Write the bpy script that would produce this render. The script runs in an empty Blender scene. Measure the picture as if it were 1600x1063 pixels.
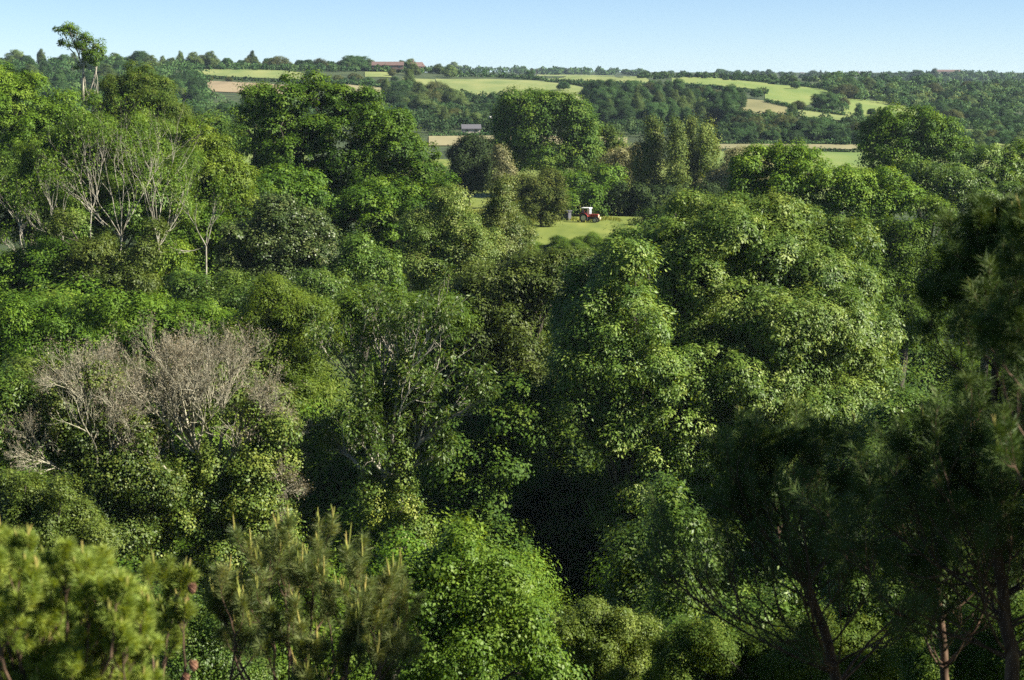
import bpy, bmesh, math
import numpy as np
from mathutils import Vector

SC = bpy.context.scene
COL = SC.collection
PI = math.pi
# ------------------------------------------------------------------ camera
W, H, HFOV = 1600.0, 1063.0, math.radians(30.0)
F = W / 2 / math.tan(HFOV / 2)              # focal length in photo pixels
EYE = 125.0                                  # photo row of the eye level
PITCH = math.atan((H / 2 - EYE) / F)
cam = bpy.data.cameras.new('camera')
cam.sensor_width = 36.0
cam.angle = HFOV
cam.clip_start = 0.3
cam.clip_end = 20000
cam.dof.use_dof = True
cam.dof.focus_distance = 260.0
cam.dof.aperture_fstop = 3.6
camo = bpy.data.objects.new('camera', cam)
camo.rotation_euler = (PI / 2 - PITCH, 0, 0)
COL.objects.link(camo)
SC.camera = camo
# ------------------------------------------------------------------ light
SUN_AZ, SUN_EL = math.radians(103.0), math.radians(36.0)   # clockwise from the view direction (+Y)
w = bpy.data.worlds.new('World'); SC.world = w; w.use_nodes = True
nt = w.node_tree
sky = nt.nodes.new('ShaderNodeTexSky'); sky.sky_type = 'NISHITA'; sky.sun_disc = False
sky.sun_elevation = SUN_EL; sky.sun_rotation = SUN_AZ
sky.air_density = 0.55; sky.dust_density = 0.0; sky.ozone_density = 3.8; sky.altitude = 100
bg = nt.nodes['Background']; bg.inputs[1].default_value = 0.048
nt.links.new(sky.outputs[0], bg.inputs[0])
sd = bpy.data.lights.new('sun', 'SUN'); sd.energy = 5.0; sd.angle = math.radians(0.5); sd.color = (1.0, 0.93, 0.80)
so = bpy.data.objects.new('sun', sd); COL.objects.link(so)
sv = Vector((math.sin(SUN_AZ) * math.cos(SUN_EL), math.cos(SUN_AZ) * math.cos(SUN_EL), math.sin(SUN_EL)))
so.rotation_euler = sv.to_track_quat('Z', 'Y').to_euler()
SC.view_settings.view_transform = 'Standard'; SC.view_settings.look = 'None'
SC.view_settings.exposure = 1.55; SC.view_settings.gamma = 1.0
cy = SC.cycles
cy.max_bounces = 5; cy.diffuse_bounces = 2; cy.glossy_bounces = 1; cy.transmission_bounces = 2
cy.transparent_max_bounces = 8; cy.volume_bounces = 0
cy.sample_clamp_indirect = 3.0; cy.use_adaptive_sampling = False; cy.use_denoising = False
SC.render.use_persistent_data = False

# ------------------------------------------------------------------ maths helpers
rng = np.random.default_rng(7)
def P(px, py, d):
    """world point seen at photo pixel (px,py), d metres ahead"""
    x = (px - W / 2) / F; y = (H / 2 - py) / F
    v = np.array([x, math.cos(PITCH) + y * math.sin(PITCH), -math.sin(PITCH) + y * math.cos(PITCH)])
    return v * (d / v[1])
def nrm(v):
    return v / np.maximum(np.linalg.norm(v, axis=-1, keepdims=True), 1e-9)
def rdir(n, r=rng):
    return nrm(r.normal(size=(n, 3)))
def sst(a, b, x):
    t = np.clip((x - a) / (b - a), 0, 1); return t * t * (3 - 2 * t)
def hsh(x, y, s=0.0):
    return (np.sin(x * 0.9 + 1.3 * np.sin(y * 0.7 + s)) + np.sin(y * 1.1 + 1.7 * np.sin(x * 0.6 - s)) + 0.5 * np.sin(2.3 * x + 1.9 * y + s)) / 2.5

# ------------------------------------------------------------------ terrain
BY = [-400, -60, -20, -6, 0, 10, 20, 40, 60, 80, 100, 150, 178, 203, 225, 300, 560]
BZ = [6, 2, 0, -1.6, -2.2, -5.5, -9.5, -16.5, -22.5, -27.5, -31, -33, -30, -24.5, -20.8, -20.5, -19.5]
RIDX = [-900, -295, -220, -147, -74, -37, 18, 110, 184, 260, 340, 900]
RIDZ = [16, 9.0, 9.0, 8.0, 6.0, 3.2, 2.2, 1.6, 0.4, -3.5, -6.0, -6.0]
def G(x, y):
    x = np.asarray(x, float); y = np.asarray(y, float)
    z = np.interp(y, BY, BZ)
    L = sst(-2, -36, x) * sst(70, 140, y) * (1 - sst(205, 235, y))
    z = z + (np.maximum(z, -21.5) - z) * L * 0.9
    near = (1 - sst(200, 230, y))
    z = z + near * 0.8 * hsh(x * 0.12, y * 0.12, 1.0) * sst(20, 60, y)
    rid = np.interp(x * 1100 / np.maximum(y, 300), RIDX, RIDZ)
    t = np.clip((y - 560) / (1100 - 560), 0, 1)
    hill = -19.5 + (rid + 19.5) * (t * 1.12 - 0.12 * t * t * t)
    hill = hill + 1.5 * hsh(x * 0.02, y * 0.02, 3.0) * np.sin(t * PI)
    z = np.where(y > 560, hill, z)
    # beyond the first ridge: dip, then a long far ridge
    far = 8.5 + 1.5 * hsh(x * 0.004, 1.0)
    z = np.where(y > 1100, rid - 14 * sst(1110, 1500, y) + (far + 14 - rid) * sst(1500, 2450, y), z)
    z = np.where(y > 2450, far - 60 * sst(2450, 6000, y), z)
    return z
def hit(px, py):
    """where the ray through the photo pixel meets the terrain (from 225 m on)"""
    d = np.concatenate([np.arange(228, 1500, 2.0), np.arange(1500, 2600, 10.0)])
    x = (px - W / 2) / F; y = (H / 2 - py) / F
    v = np.array([x, math.cos(PITCH) + y * math.sin(PITCH), -math.sin(PITCH) + y * math.cos(PITCH)])
    p = v[None] * (d / v[1])[:, None]
    g = G(p[:, 0], p[:, 1])
    k = np.argmax(p[:, 2] < g)
    if p[k, 2] >= g[k]:
        k = int(np.argmin(np.where((d > 900) & (d < 1150), p[:, 2] - g, 1e9)))
    return np.array([p[k, 0], p[k, 1], float(g[k])])

# ------------------------------------------------------------------ materials
def newmat(name):
    m = bpy.data.materials.new(name); m.use_nodes = True
    return m, m.node_tree, m.node_tree.nodes['Principled BSDF']
def ramp(nt, stops):
    r = nt.nodes.new('ShaderNodeValToRGB')
    e = r.color_ramp.elements
    while len(e) < len(stops): e.new(0.5)
    for k, (p, c) in enumerate(stops):
        e[k].position = p; e[k].color = (*c, 1)
    return r
def leafmat(name, c0, c1, c2, rough=0.42, spec=0.5, trans=0.28, rnd=0.25):
    """c0 dark, c1 main, c2 light; tint attribute says which leaf is which"""
    if c1[1] > c1[0] * 1.15: c0, c1, c2 = [(c[0] * 1.36, c[1] * 1.12, c[2] * .80) for c in (c0, c1, c2)]
    m, nt, b = newmat(name)
    at = nt.nodes.new('ShaderNodeAttribute'); at.attribute_name = 'tint'
    r = ramp(nt, [(0.0, c0), (0.5, c1), (1.0, c2)])
    nt.links.new(at.outputs['Fac'], r.inputs[0])
    oi = nt.nodes.new('ShaderNodeObjectInfo')
    mr = nt.nodes.new('ShaderNodeMapRange'); mr.inputs[3].default_value = 1 - rnd; mr.inputs[4].default_value = 1 + rnd
    nt.links.new(oi.outputs['Random'], mr.inputs[0])
    hs = nt.nodes.new('ShaderNodeHueSaturation')
    nt.links.new(mr.outputs[0], hs.inputs['Value']); nt.links.new(r.outputs[0], hs.inputs['Color'])
    nt.links.new(hs.outputs[0], b.inputs['Base Color'])
    b.inputs['Roughness'].default_value = rough + .12
    b.inputs['Specular IOR Level'].default_value = spec * .42
    tr = nt.nodes.new('ShaderNodeBsdfTranslucent')
    mu = nt.nodes.new('ShaderNodeMix'); mu.data_type = 'RGBA'; mu.blend_type = 'MULTIPLY'; mu.inputs[0].default_value = 1
    mu.inputs[7].default_value = (1.6, 1.4, 0.45, 1)
    nt.links.new(hs.outputs[0], mu.inputs[6]); nt.links.new(mu.outputs[2], tr.inputs[0])
    mx = nt.nodes.new('ShaderNodeMixShader'); mx.inputs[0].default_value = trans
    out = nt.nodes['Material Output']
    nt.links.new(b.outputs[0], mx.inputs[1]); nt.links.new(tr.outputs[0], mx.inputs[2]); nt.links.new(mx.outputs[0], out.inputs[0])
    return m
def noisemat(name, cols, scale=1.0, rough=0.85, spec=0.3, stretch=(1, 1, 1), bump=0.0, detail=5):
    m, nt, b = newmat(name)
    tc = nt.nodes.new('ShaderNodeTexCoord'); mp = nt.nodes.new('ShaderNodeMapping'); mp.inputs['Scale'].default_value = stretch
    nt.links.new(tc.outputs['Object'], mp.inputs[0])
    n = nt.nodes.new('ShaderNodeTexNoise'); n.inputs['Scale'].default_value = scale; n.inputs['Detail'].default_value = detail
    nt.links.new(mp.outputs[0], n.inputs[0])
    k = len(cols)
    r = ramp(nt, [(0.3 + 0.4 * i / max(1, k - 1), c) for i, c in enumerate(cols)])
    nt.links.new(n.outputs[0], r.inputs[0]); nt.links.new(r.outputs[0], b.inputs['Base Color'])
    b.inputs['Roughness'].default_value = rough; b.inputs['Specular IOR Level'].default_value = spec
    if bump:
        bn = nt.nodes.new('ShaderNodeBump'); bn.inputs['Strength'].default_value = bump
        nt.links.new(n.outputs[0], bn.inputs['Height']); nt.links.new(bn.outputs[0], b.inputs['Normal'])
    return m
M = {
 'ash':     leafmat('ash_leaves', (.026,.066,.012), (.055,.125,.022), (.110,.190,.040), .36, .75, .26),
 'sycamore':leafmat('sycamore_leaves', (.022,.064,.008), (.050,.125,.012), (.095,.185,.020), .45, .45, .28),
 'bright':  leafmat('bright_leaves', (.045,.100,.012), (.090,.175,.020), (.150,.240,.035), .42, .5, .32),
 'yellow':  leafmat('yellow_green_leaves', (.055,.085,.014), (.105,.150,.026), (.170,.205,.050), .5, .4, .30),
 'grey':    leafmat('grey_green_leaves', (.035,.080,.016), (.075,.138,.030), (.160,.225,.080), .40, .7, .22),
 'silver':  leafmat('silver_leaves', (.080,.110,.060), (.150,.185,.110), (.260,.290,.200), .5, .5, .2),
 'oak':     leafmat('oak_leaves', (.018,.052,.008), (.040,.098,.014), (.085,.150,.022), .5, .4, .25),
 'holly':   leafmat('holly_leaves', (.008,.018,.007), (.015,.034,.011), (.032,.062,.018), .6, .3, .06),
 'ivy':     leafmat('ivy_leaves', (.024,.058,.012), (.058,.112,.020), (.120,.170,.040), .38, .6, .15),
 'olive':   leafmat('olive_leaves', (.034,.066,.014), (.062,.105,.022), (.110,.145,.042), .55, .3, .25),
 'seed':    leafmat('dry_seed_keys', (.12,.10,.065), (.20,.17,.115), (.31,.275,.20), .7, .2, .2),
 'far':     leafmat('far_leaves', (.013,.042,.018), (.028,.078,.030), (.058,.120,.050), .6, .3, .2, .38),  # colour shifted cool to add distance haze to the far trees
 'fary':    leafmat('far_pale_leaves', (.036,.076,.028), (.062,.118,.044), (.105,.160,.070), .6, .3, .2, .3),
 'farb':    leafmat('far_brown_leaves', (.030,.052,.020), (.054,.080,.032), (.095,.115,.052), .6, .3, .2, .3),
 'needle':  leafmat('pine_needles', (.054,.108,.039), (.108,.170,.069), (.192,.248,.122), .38, .6, .25),
 'shade_needle': leafmat('shaded_pine_needles', (.022,.056,.016), (.048,.100,.030), (.098,.155,.056), .4, .5, .12),  # darker needle copy; the right-hand pines' shade is put into the colour
 'bneedle': leafmat('bright_pine_needles', (.070,.130,.030), (.130,.212,.052), (.225,.308,.097), .4, .6, .3),
 'candle':  leafmat('pine_shoots', (.10,.16,.04), (.15,.20,.065), (.23,.23,.10), .5, .4, .1),
 'cone':    leafmat('pine_cones', (.07,.035,.022), (.13,.065,.04), (.20,.11,.07), .6, .3, .0),
}
M['poplarm'] = leafmat('poplar_leaves', (.030, .068, .016), (.064, .115, .028), (.120, .175, .055), .5, .4, .2)
M['bark'] = noisemat('bark', [(.022,.020,.014), (.055,.048,.034), (.10,.088,.062)], 6, stretch=(1, 1, .25), bump=.4)
M['pale_bark'] = noisemat('pale_bark', [(.12,.105,.078), (.28,.26,.20), (.44,.41,.33)], 5, stretch=(1, 1, .3), bump=.2)
M['dead_bark'] = noisemat('dead_bark', [(.125,.115,.078), (.26,.245,.17), (.41,.385,.285)], 5, stretch=(1, 1, .3))
M['pine_bark'] = noisemat('pine_bark', [(.035,.022,.015), (.09,.055,.035), (.17,.11,.07)], 14, stretch=(1, 1, .4), bump=.5)

# ------------------------------------------------------------------ mesh helpers
def mk(name, V, Q, mat, parent=None, tint=None, smooth=False, loc=None):
    me = bpy.data.meshes.new(name)
    V = np.ascontiguousarray(V, dtype=np.float32).reshape(-1, 3); Q = np.ascontiguousarray(Q, dtype=np.int32).reshape(-1, 4)
    n = len(Q)
    me.vertices.add(len(V)); me.vertices.foreach_set('co', V.ravel())
    me.loops.add(4 * n); me.loops.foreach_set('vertex_index', Q.ravel())
    me.polygons.add(n); me.polygons.foreach_set('loop_start', np.arange(0, 4 * n, 4, dtype=np.int32))
    if smooth: me.polygons.foreach_set('use_smooth', np.ones(n, dtype=bool))
    mats = mat if isinstance(mat, (list, tuple)) else [mat]
    for m in mats: me.materials.append(m)
    me.update(calc_edges=True)
    if tint is not None:
        a = me.attributes.new('tint', 'FLOAT', 'FACE'); a.data.foreach_set('value', np.ascontiguousarray(tint, dtype=np.float32))
    o = bpy.data.objects.new(name, me); COL.objects.link(o)
    if loc is not None: o.location = loc
    if parent is not None: o.parent = parent
    return o
def tag(o, label=None, cat=None, group=None, kind=None):
    if label: o['label'] = label
    if cat: o['category'] = cat
    if group: o['group'] = group
    if kind: o['kind'] = kind
    return o
def empty(name, loc, label, cat, group=None):
    o = bpy.data.objects.new(name, None); COL.objects.link(o); o.location = loc; o.empty_display_size = .5
    return tag(o, label, cat, group)
def leaves(p, n, ax, L, Wd, curl=0.0):
    """one diamond per point: p centre-base, n normal, ax long axis"""
    ax = nrm(ax - n * np.sum(ax * n, 1, keepdims=True)); s = np.cross(n, ax)
    L = np.broadcast_to(L, (len(p),))[:, None]; Wd = np.broadcast_to(Wd, (len(p),))[:, None]
    mid = p + ax * L * .45
    V = np.stack([p, mid + s * Wd * .5 - n * curl * L, p + ax * L, mid - s * Wd * .5 - n * curl * L], 1)
    return V.reshape(-1, 3)
def quads(n):
    return np.arange(4 * n).reshape(n, 4)
def tubes(Pts, R, S=5):
    """Pts (M,K,3), R (M,K)"""
    Mn, K, _ = Pts.shape
    T = np.gradient(Pts, axis=1); T = nrm(T)
    ref = np.where(np.abs(T[..., 2:3]) > .9, np.array([1., 0, 0]), np.array([0, 0, 1.]))
    A = nrm(np.cross(T, ref)); B = np.cross(T, A)
    th = np.arange(S) / S * 2 * PI
    V = Pts[:, :, None] + R[:, :, None, None] * (A[:, :, None] * np.cos(th)[None, None, :, None] + B[:, :, None] * np.sin(th)[None, None, :, None])
    base = (np.arange(Mn) * K * S)[:, None, None]
    k = np.arange(K - 1)[None, :, None] * S; s = np.arange(S)[None, None, :]; s2 = (s + 1) % S
    Q = np.stack([base + k + s, base + k + s2, base + k + S + s2, base + k + S + s], -1)
    return V.reshape(-1, 3), Q.reshape(-1, 4)
def cat_(parts):
    Vs, Qs, o = [], [], 0
    for V, Q in parts:
        Vs.append(V); Qs.append(Q + o); o += len(V)
    return np.concatenate(Vs), np.concatenate(Qs)
def bez(a, b, K, bend, r):
    """M curved paths a->b"""
    t = np.linspace(0, 1, K)[None, :, None]
    ln = np.linalg.norm(b - a, axis=1)[:, None]
    c = (a + b) / 2 + rdir(len(a), r) * ln * bend + np.array([0, 0, .0])
    out = (1 - t) ** 2 * a[:, None] + 2 * t * (1 - t) * c[:, None] + t * t * b[:, None]
    return out + r.normal(size=out.shape) * (ln * .018)[:, None] * np.sin(t * PI)
def wander(st, d, ln, K, jit, up, r):
    pts = [st]; d = nrm(d); step = (ln / (K - 1))[:, None]
    for _ in range(K - 1):
        d = nrm(d + r.normal(size=d.shape) * jit + np.array([0, 0, up]))
        pts.append(pts[-1] + d * step)
    return np.stack(pts, 1)
def grow(st, d, ln, rad, levels, r, jit=.16, up=.06, K=7, sides=(7, 5, 4, 3, 3, 3)):
    """branching skeleton. levels: list of (n children, length ratio, radius ratio, spread). returns (tube batches, paths per level)"""
    st = np.atleast_2d(st).astype(float); d = np.atleast_2d(d).astype(float); ln = np.atleast_1d(ln).astype(float); rad = np.atleast_1d(rad).astype(float)
    out, lv = [], []
    for i in range(len(levels) + 1):
        k = K if i < 3 else 5
        p = wander(st, d, ln, k, jit, up, r)
        tp = np.linspace(1, .38 if i < len(levels) else .2, k)[None]
        out.append(tubes(p, rad[:, None] * tp, sides[min(i, 5)])); lv.append(p)
        if i == len(levels): break
        n, lr, rr, sp = levels[i]
        m = len(p); u = r.uniform(.28, 1, size=(m, n)); u[:, 0] = 1.0
        if n > 1: u[:, 1] = .95
        f = u * (k - 1); i0 = np.minimum(f.astype(int), k - 2); fr = (f - i0)[..., None]
        mi = np.arange(m)[:, None]
        s = p[mi, i0] * (1 - fr) + p[mi, i0 + 1] * fr
        tg = nrm(p[mi, i0 + 1] - p[mi, i0])
        nd = nrm(tg + nrm(r.normal(size=s.shape)) * sp)
        nd[:, 0] = nrm(tg[:, 0] + nrm(r.normal(size=tg[:, 0].shape)) * sp * .35)
        ln = (ln[:, None] * lr * (1.15 - .45 * u) * r.uniform(.75, 1.25, size=u.shape)).reshape(-1)
        rad = (rad[:, None] * (1 - .62 * u) * rr * 1.4).reshape(-1)
        st = s.reshape(-1, 3); d = nd.reshape(-1, 3)
    return out, lv

# ------------------------------------------------------------------ species
#            material    leaf L  W   clump r  flat  droop  normal-up  leaves/clump
SPEC = {
 'ash':      ('ash',      .34, .15, .75, .75, .34, .55, 46),
 'sycamore': ('sycamore', .30, .24, .85, .70, .15, .60, 46),
 'bright':   ('bright',   .26, .16, .70, .75, .20, .45, 46),
 'feather':  ('yellow',   .24, .10, .60, .85, .25, .35, 46),
 'grey':     ('grey',     .28, .22, .80, .65, .25, .70, 46),
 'silver':   ('silver',   .24, .12, .60, .85, .10, .30, 40),
 'oak':      ('oak',      .30, .22, .90, .65, .10, .60, 50),
 'holly':    ('holly',    .26, .18, .70, .80, .20, .45, 50),
 'ivy':      ('ivy',      .20, .18, .45, .90, .45, .30, 30),
 'poplar':   ('poplarm',   .24, .18, .70, 1.4, -.5, .20, 40),
 'olive':    ('olive',    .24, .15, .70, .80, .10, .45, 46),
}
NLEAF = [0]
def foliage(L, spec, d, dens=1.0, r=None, size=1.0, clump=1.0, cut=None, sub=True):
    """L: lobes (n,6) = centre + radii, world metres. returns verts, tint, clump centres"""
    mt, ll, lw, cr, flat, droop, nu, per = SPEC[spec]
    sc = .56 * max(1.0, d / 135.0) ** .80 * size * float(np.clip((d / 100.0) ** .6, .5, 1.0))
    ll, lw = ll * sc, lw * sc; cr = cr * max(1.0, d / 200.0) * clump
    L = np.asarray(L, float)
    ctr = L[:, :3].mean(0)
    area = sum(4 * PI * ((l[3] * l[4]) ** 1.6 / 3 + (l[3] * l[5]) ** 1.6 / 3 + (l[4] * l[5]) ** 1.6 / 3) ** (1 / 1.6) for l in L)
    nl = int(dens * 2.6 * area / (ll * lw * .5) * .78)
    per = int(per * 1.45); nc = max(6, nl // per)
    # sub-lobes
    S = []
    for l in L:
        R = l[3:6].mean()
        k = int(np.clip(12 + R * 2.6, 9, 40))
        dd = rdir(k, r); dd[:, 2] = np.where(dd[:, 2] < -.75, -dd[:, 2], dd[:, 2])
        if sub:
            f = r.uniform(.62, 1.02, size=(k, 1)); rs = r.uniform(.16, .38, size=k) * (1 if k < 20 else .9)
        else:
            f = r.uniform(.3, .8, size=(k, 1)); rs = r.uniform(.4, .6, size=k)
        c = l[:3] + dd * l[3:6] * f
        for q in range(k): S.append([*c[q], *(l[3:6] * rs[q])])
        S.append([*l[:3], *(l[3:6] * .66)])
    S = np.array(S)
    a = (S[:, 3] * S[:, 4] * S[:, 5]) ** (2 / 3)
    idx = r.choice(len(S), size=nc * 2, p=a / a.sum())
    dd = rdir(nc * 2, r)
    # favour the upper and outer faces
    o = nrm(S[idx, :3] - ctr + 1e-3)
    dd = nrm(dd + o * .35 + np.array([0, 0, .18]))
    C = S[idx, :3] + dd * S[idx, 3:6] * r.uniform(.75, 1.18, size=(nc * 2, 1))
    # drop clumps buried inside another sub-lobe
    bur = np.zeros(len(C), bool)
    for s in S:
        q = (((C - s[:3]) / s[3:6]) ** 2).sum(1)
        bur |= q < .42
    C = C[~bur][:nc]; dd = dd[~bur][:nc]
    if cut is not None:
        k = cut(C); C = C[k]; dd = dd[k]
    nc = len(C)
    crr = cr * r.uniform(.45, 1.3, size=nc)
    ct = np.clip(.48 + .25 * r.normal(size=nc), 0, 1)
    ct = np.clip(ct + .16 * hsh(C[:, 0] * .55 + C[:, 2] * .4, C[:, 2] * .5 + C[:, 1] * .3, L[0, 0]), 0, 1)
    n = nc * per
    ci = np.repeat(np.arange(nc), per)
    e = rdir(n, r)
    e = nrm(e + dd[ci] * .55 + np.array([0, 0, .25]))
    rad = crr[ci, None] * r.uniform(.35, 1.12, size=(n, 1))
    off = e * rad * np.array([1, 1, flat])
    off[:, 2] -= droop * (np.linalg.norm(off[:, :2], axis=1) ** 1.5) * .45 / max(cr, .3) ** .5
    p = C[ci] + off
    nn = nrm(e * .8 + dd[ci] * .5 + np.array([0, 0, nu]) + r.normal(size=(n, 3)) * .32)
    ax = e + np.array([0, 0, -droop * .9]) + r.normal(size=(n, 3)) * .5
    s = r.uniform(.55, 1.35, size=n) * r.uniform(.75, 1.25, size=nc)[ci]
    V = leaves(p, nn, ax, ll * s, lw * s * r.uniform(.8, 1.2, size=n), curl=.06)
    tint = np.clip(ct[ci] + r.normal(size=n) * .12, 0, 1)
    NLEAF[0] += n
    return V, tint, C

def lobes_px(lobs, d, r, depth=1.0):
    out = []
    for l in lobs:
        px, py, rx, ry = l[:4]; dz = l[4] if len(l) > 4 else 0.0
        D = d + dz; c = P(px, py, D); k = D / F
        out.append([*c, rx * k, (rx + ry) / 2 * k * depth, ry * k])
    return np.array(out)

def tree(name, label, spec, d, lobs, seed, base=None, dens=1.0, size=1.0, clump=1.0, bark='bark', limbs=1.0, group=None, cat='tree', depth=1.0, twigs=60, tr=None, mat=None):
    r = np.random.default_rng(seed)
    L = lobes_px(lobs, d, r, depth)
    ctr = L[:, :3].mean(0)
    bx = P(base, 500, d)[0] if base is not None else ctr[0]
    gz = float(G(bx, d)); B = np.array([bx, d, gz - .3])
    top = (L[:, 2] + L[:, 5]).max()
    root = empty(name, tuple(B), label, cat, group)
    V, t, C = foliage(L, spec, d, dens, r, size, clump)
    mk('crown', V - B, quads(len(t)), mat or M[SPEC[spec][0]], root, t)
    h = top - gz
    R0 = tr or max(.10, h * .017)
    # trunk, limbs to each lobe, branches to clumps
    hub = np.array([[bx + (ctr[0] - bx) * .6, d + (ctr[1] - d) * .6, gz + (L[:, 2].min() - gz) * .92]])
    K = 8
    tp = bez(B[None], hub, K, .04, r); parts = [tubes(tp, np.linspace(R0 * 1.25, R0 * .8, K)[None], 9)]
    e = L[:, :3] + np.array([0, 0, 1]) * (L[:, 5:6] * .2)
    lp = bez(np.repeat(hub, len(L), 0), e, 8, .10, r)
    lp[:, :2] = tp[:, -1:, :] * .5 + lp[:, :2] * .5
    parts.append(tubes(lp, np.linspace(R0 * .42, R0 * .16, 8)[None].repeat(len(L), 0), 6))
    nb = int(twigs * limbs)
    if nb and len(C):
        k = r.choice(len(C), size=min(nb, len(C)), replace=False); Cc = C[k]
        li = np.argmin(((Cc[:, None] - L[None, :, :3]) ** 2).sum(2), 1)
        st = lp[li, r.integers(4, 8, size=len(k))]
        bp = bez(st, Cc, 6, .14, r)
        parts.append(tubes(bp, np.linspace(R0 * .22, R0 * .06, 6)[None].repeat(len(k), 0), 4))
    Vt, Qt = cat_(parts)
    mk('trunk', Vt - B, Qt, M[bark], root, smooth=True)
    return root, L, B, r
exec_later = []
# ================================================================== terrain sheet
def build_ground():
    ys = np.concatenate([np.linspace(-400, -60, 8)[:-1], np.arange(-60, 240, 3.0), np.arange(240, 560, 10), np.arange(560, 1200, 10), np.geomspace(1200, 9000, 50)])
    us = np.linspace(-1, 1, 161); us = np.sign(us) * np.abs(us) ** 1.4
    X = us[None] * (120 + 1.1 * np.abs(ys))[:, None]; Y = np.repeat(ys[:, None], len(us), 1)
    V = np.stack([X, Y, G(X, Y)], -1).reshape(-1, 3)
    n, m = len(ys), len(us)
    i = np.arange(n - 1)[:, None] * m; j = np.arange(m - 1)[None]
    Q = np.stack([i + j, i + j + 1, i + j + m + 1, i + j + m], -1).reshape(-1, 4)
    g = noisemat('ground_cover', [(.018, .026, .010), (.035, .055, .016), (.060, .080, .025)], .12, bump=.0, detail=10)
    o = mk('ground', V, Q, g, smooth=True); tag(o, kind='structure')
build_ground()

def field(poly, cols, zoff=.25, crop=False, n=14, scale=.08, name='field'):
    """a field or meadow: photo outline projected on the terrain, draped as a fine grid"""
    pts = np.array([hit(*p) for p in poly])
    quad = pts[:, :2]
    # triangulated-fan style grid via bilinear patches of 4-gons: poly given as (a,b,c,d) or more (fan of quads)
    Vs, Qs, off = [], [], 0
    def patch(a, b, c, d):
        nonlocal off
        u = np.linspace(0, 1, n)[None, :, None]; v = np.linspace(0, 1, n)[:, None, None]
        g = (1 - v) * ((1 - u) * a + u * b) + v * ((1 - u) * d + u * c)
        z = G(g[..., 0], g[..., 1]) + zoff
        Vs.append(np.concatenate([g, z[..., None]], -1).reshape(-1, 3))
        i = np.arange(n - 1)[:, None] * n; j = np.arange(n - 1)[None]
        Qs.append(np.stack([i + j, i + j + 1, i + j + n + 1, i + j + n], -1).reshape(-1, 4) + off); off += n * n
    k = len(quad) // 2           # first half = far edge left->right, second half = near edge left->right
    for s in range(k - 1):
        patch(quad[s], quad[s + 1], quad[k + s + 1], quad[k + s])
    o = mk(name, np.concatenate(Vs), np.concatenate(Qs), noisemat(name + '_grass', cols, scale, rough=.9, detail=8, stretch=(1, .25, 1)), smooth=True)
    return tag(o, kind='structure')
YG = [(.12, .165, .045), (.165, .20, .06), (.22, .235, .08)]
GR = [(.11, .17, .035), (.15, .20, .045), (.19, .22, .06)]
TAN = [(.17, .165, .08), (.225, .205, .105), (.28, .245, .13)]
BRN = [(.17, .14, .08), (.23, .18, .105), (.27, .22, .13)]
field([(305, 108), (375, 108), (440, 111), (500, 118), (315, 118), (380, 122), (440, 124), (500, 126)], YG)
field([(318, 127), (410, 131), (480, 137), (330, 144), (400, 147), (480, 150)], BRN)
field([(535, 130), (600, 137), (545, 143), (600, 152)], TAN)
field([(570, 113), (610, 114), (570, 121), (612, 122)], YG)
field([(628, 123), (680, 125), (640, 134), (680, 135)], YG)
field([(680, 124), (760, 124), (840, 127), (890, 133), (926, 143), (690, 142), (760, 152), (840, 152), (890, 158), (926, 166)], YG)
field([(838, 117), (900, 117), (960, 119), (1014, 126), (848, 126), (900, 128), (960, 130), (1012, 132)], YG)
field([(1045, 120), (1120, 123), (1200, 131), (1050, 130), (1120, 135), (1196, 142)], GR)
field([(1195, 132), (1280, 139), (1300, 144), (1195, 158), (1255, 168), (1300, 156)], GR)
field([(1318, 155), (1390, 160), (1440, 172), (1318, 182), (1385, 190), (1440, 192)], GR)
field([(1455, 175), (1500, 184), (1460, 190), (1510, 194)], GR)
field([(1140, 153), (1190, 158), (1230, 163), (1145, 176), (1190, 182), (1230, 184)], [(.13, .13, .05), (.18, .17, .07), (.22, .2, .08)])
field([(1240, 168), (1290, 173), (1330, 178), (1245, 182), (1290, 188), (1330, 190)], YG)
field([(1262, 117), (1300, 118), (1262, 127), (1300, 129)], GR)
field([(1410, 115), (1470, 115), (1410, 119), (1470, 119)], YG, .6)
field([(1560, 120), (1600, 120), (1560, 125), (1600, 125)], YG, .6)
field([(670, 214), (800, 213), (980, 216), (670, 229), (800, 229), (980, 226)], TAN)
field([(1120, 227), (1230, 227), (1350, 228), (1120, 234), (1230, 234), (1350, 235)], TAN)
field([(1350, 200), (1600, 205), (1350, 232), (1600, 235)], GR)
field([(1120, 238), (1350, 238), (1620, 238), (1120, 330), (1350, 330), (1620, 330)], GR)
field([(20, 200), (250, 200), (480, 200), (20, 330), (250, 330), (480, 330)], GR)
field([(270, 176), (380, 176), (270, 190), (380, 190)], GR)
field([(640, 250), (760, 250), (960, 250), (1120, 250), (560, 392), (720, 392), (960, 392), (1150, 392)], [(.09, .125, .016), (.13, .165, .024), (.175, .20, .036)], zoff=.12, n=30, scale=.35, name='meadow')

# ================================================================== broadleaved trees of the valley
def T(*a, **k):
    return tree(*a, **k)
SY, AS, BR, FE, GRY, SIL, OAK, HOL, IVY, POP, OLV = 'sycamore ash bright feather grey silver oak holly ivy poplar olive'.split()
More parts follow.
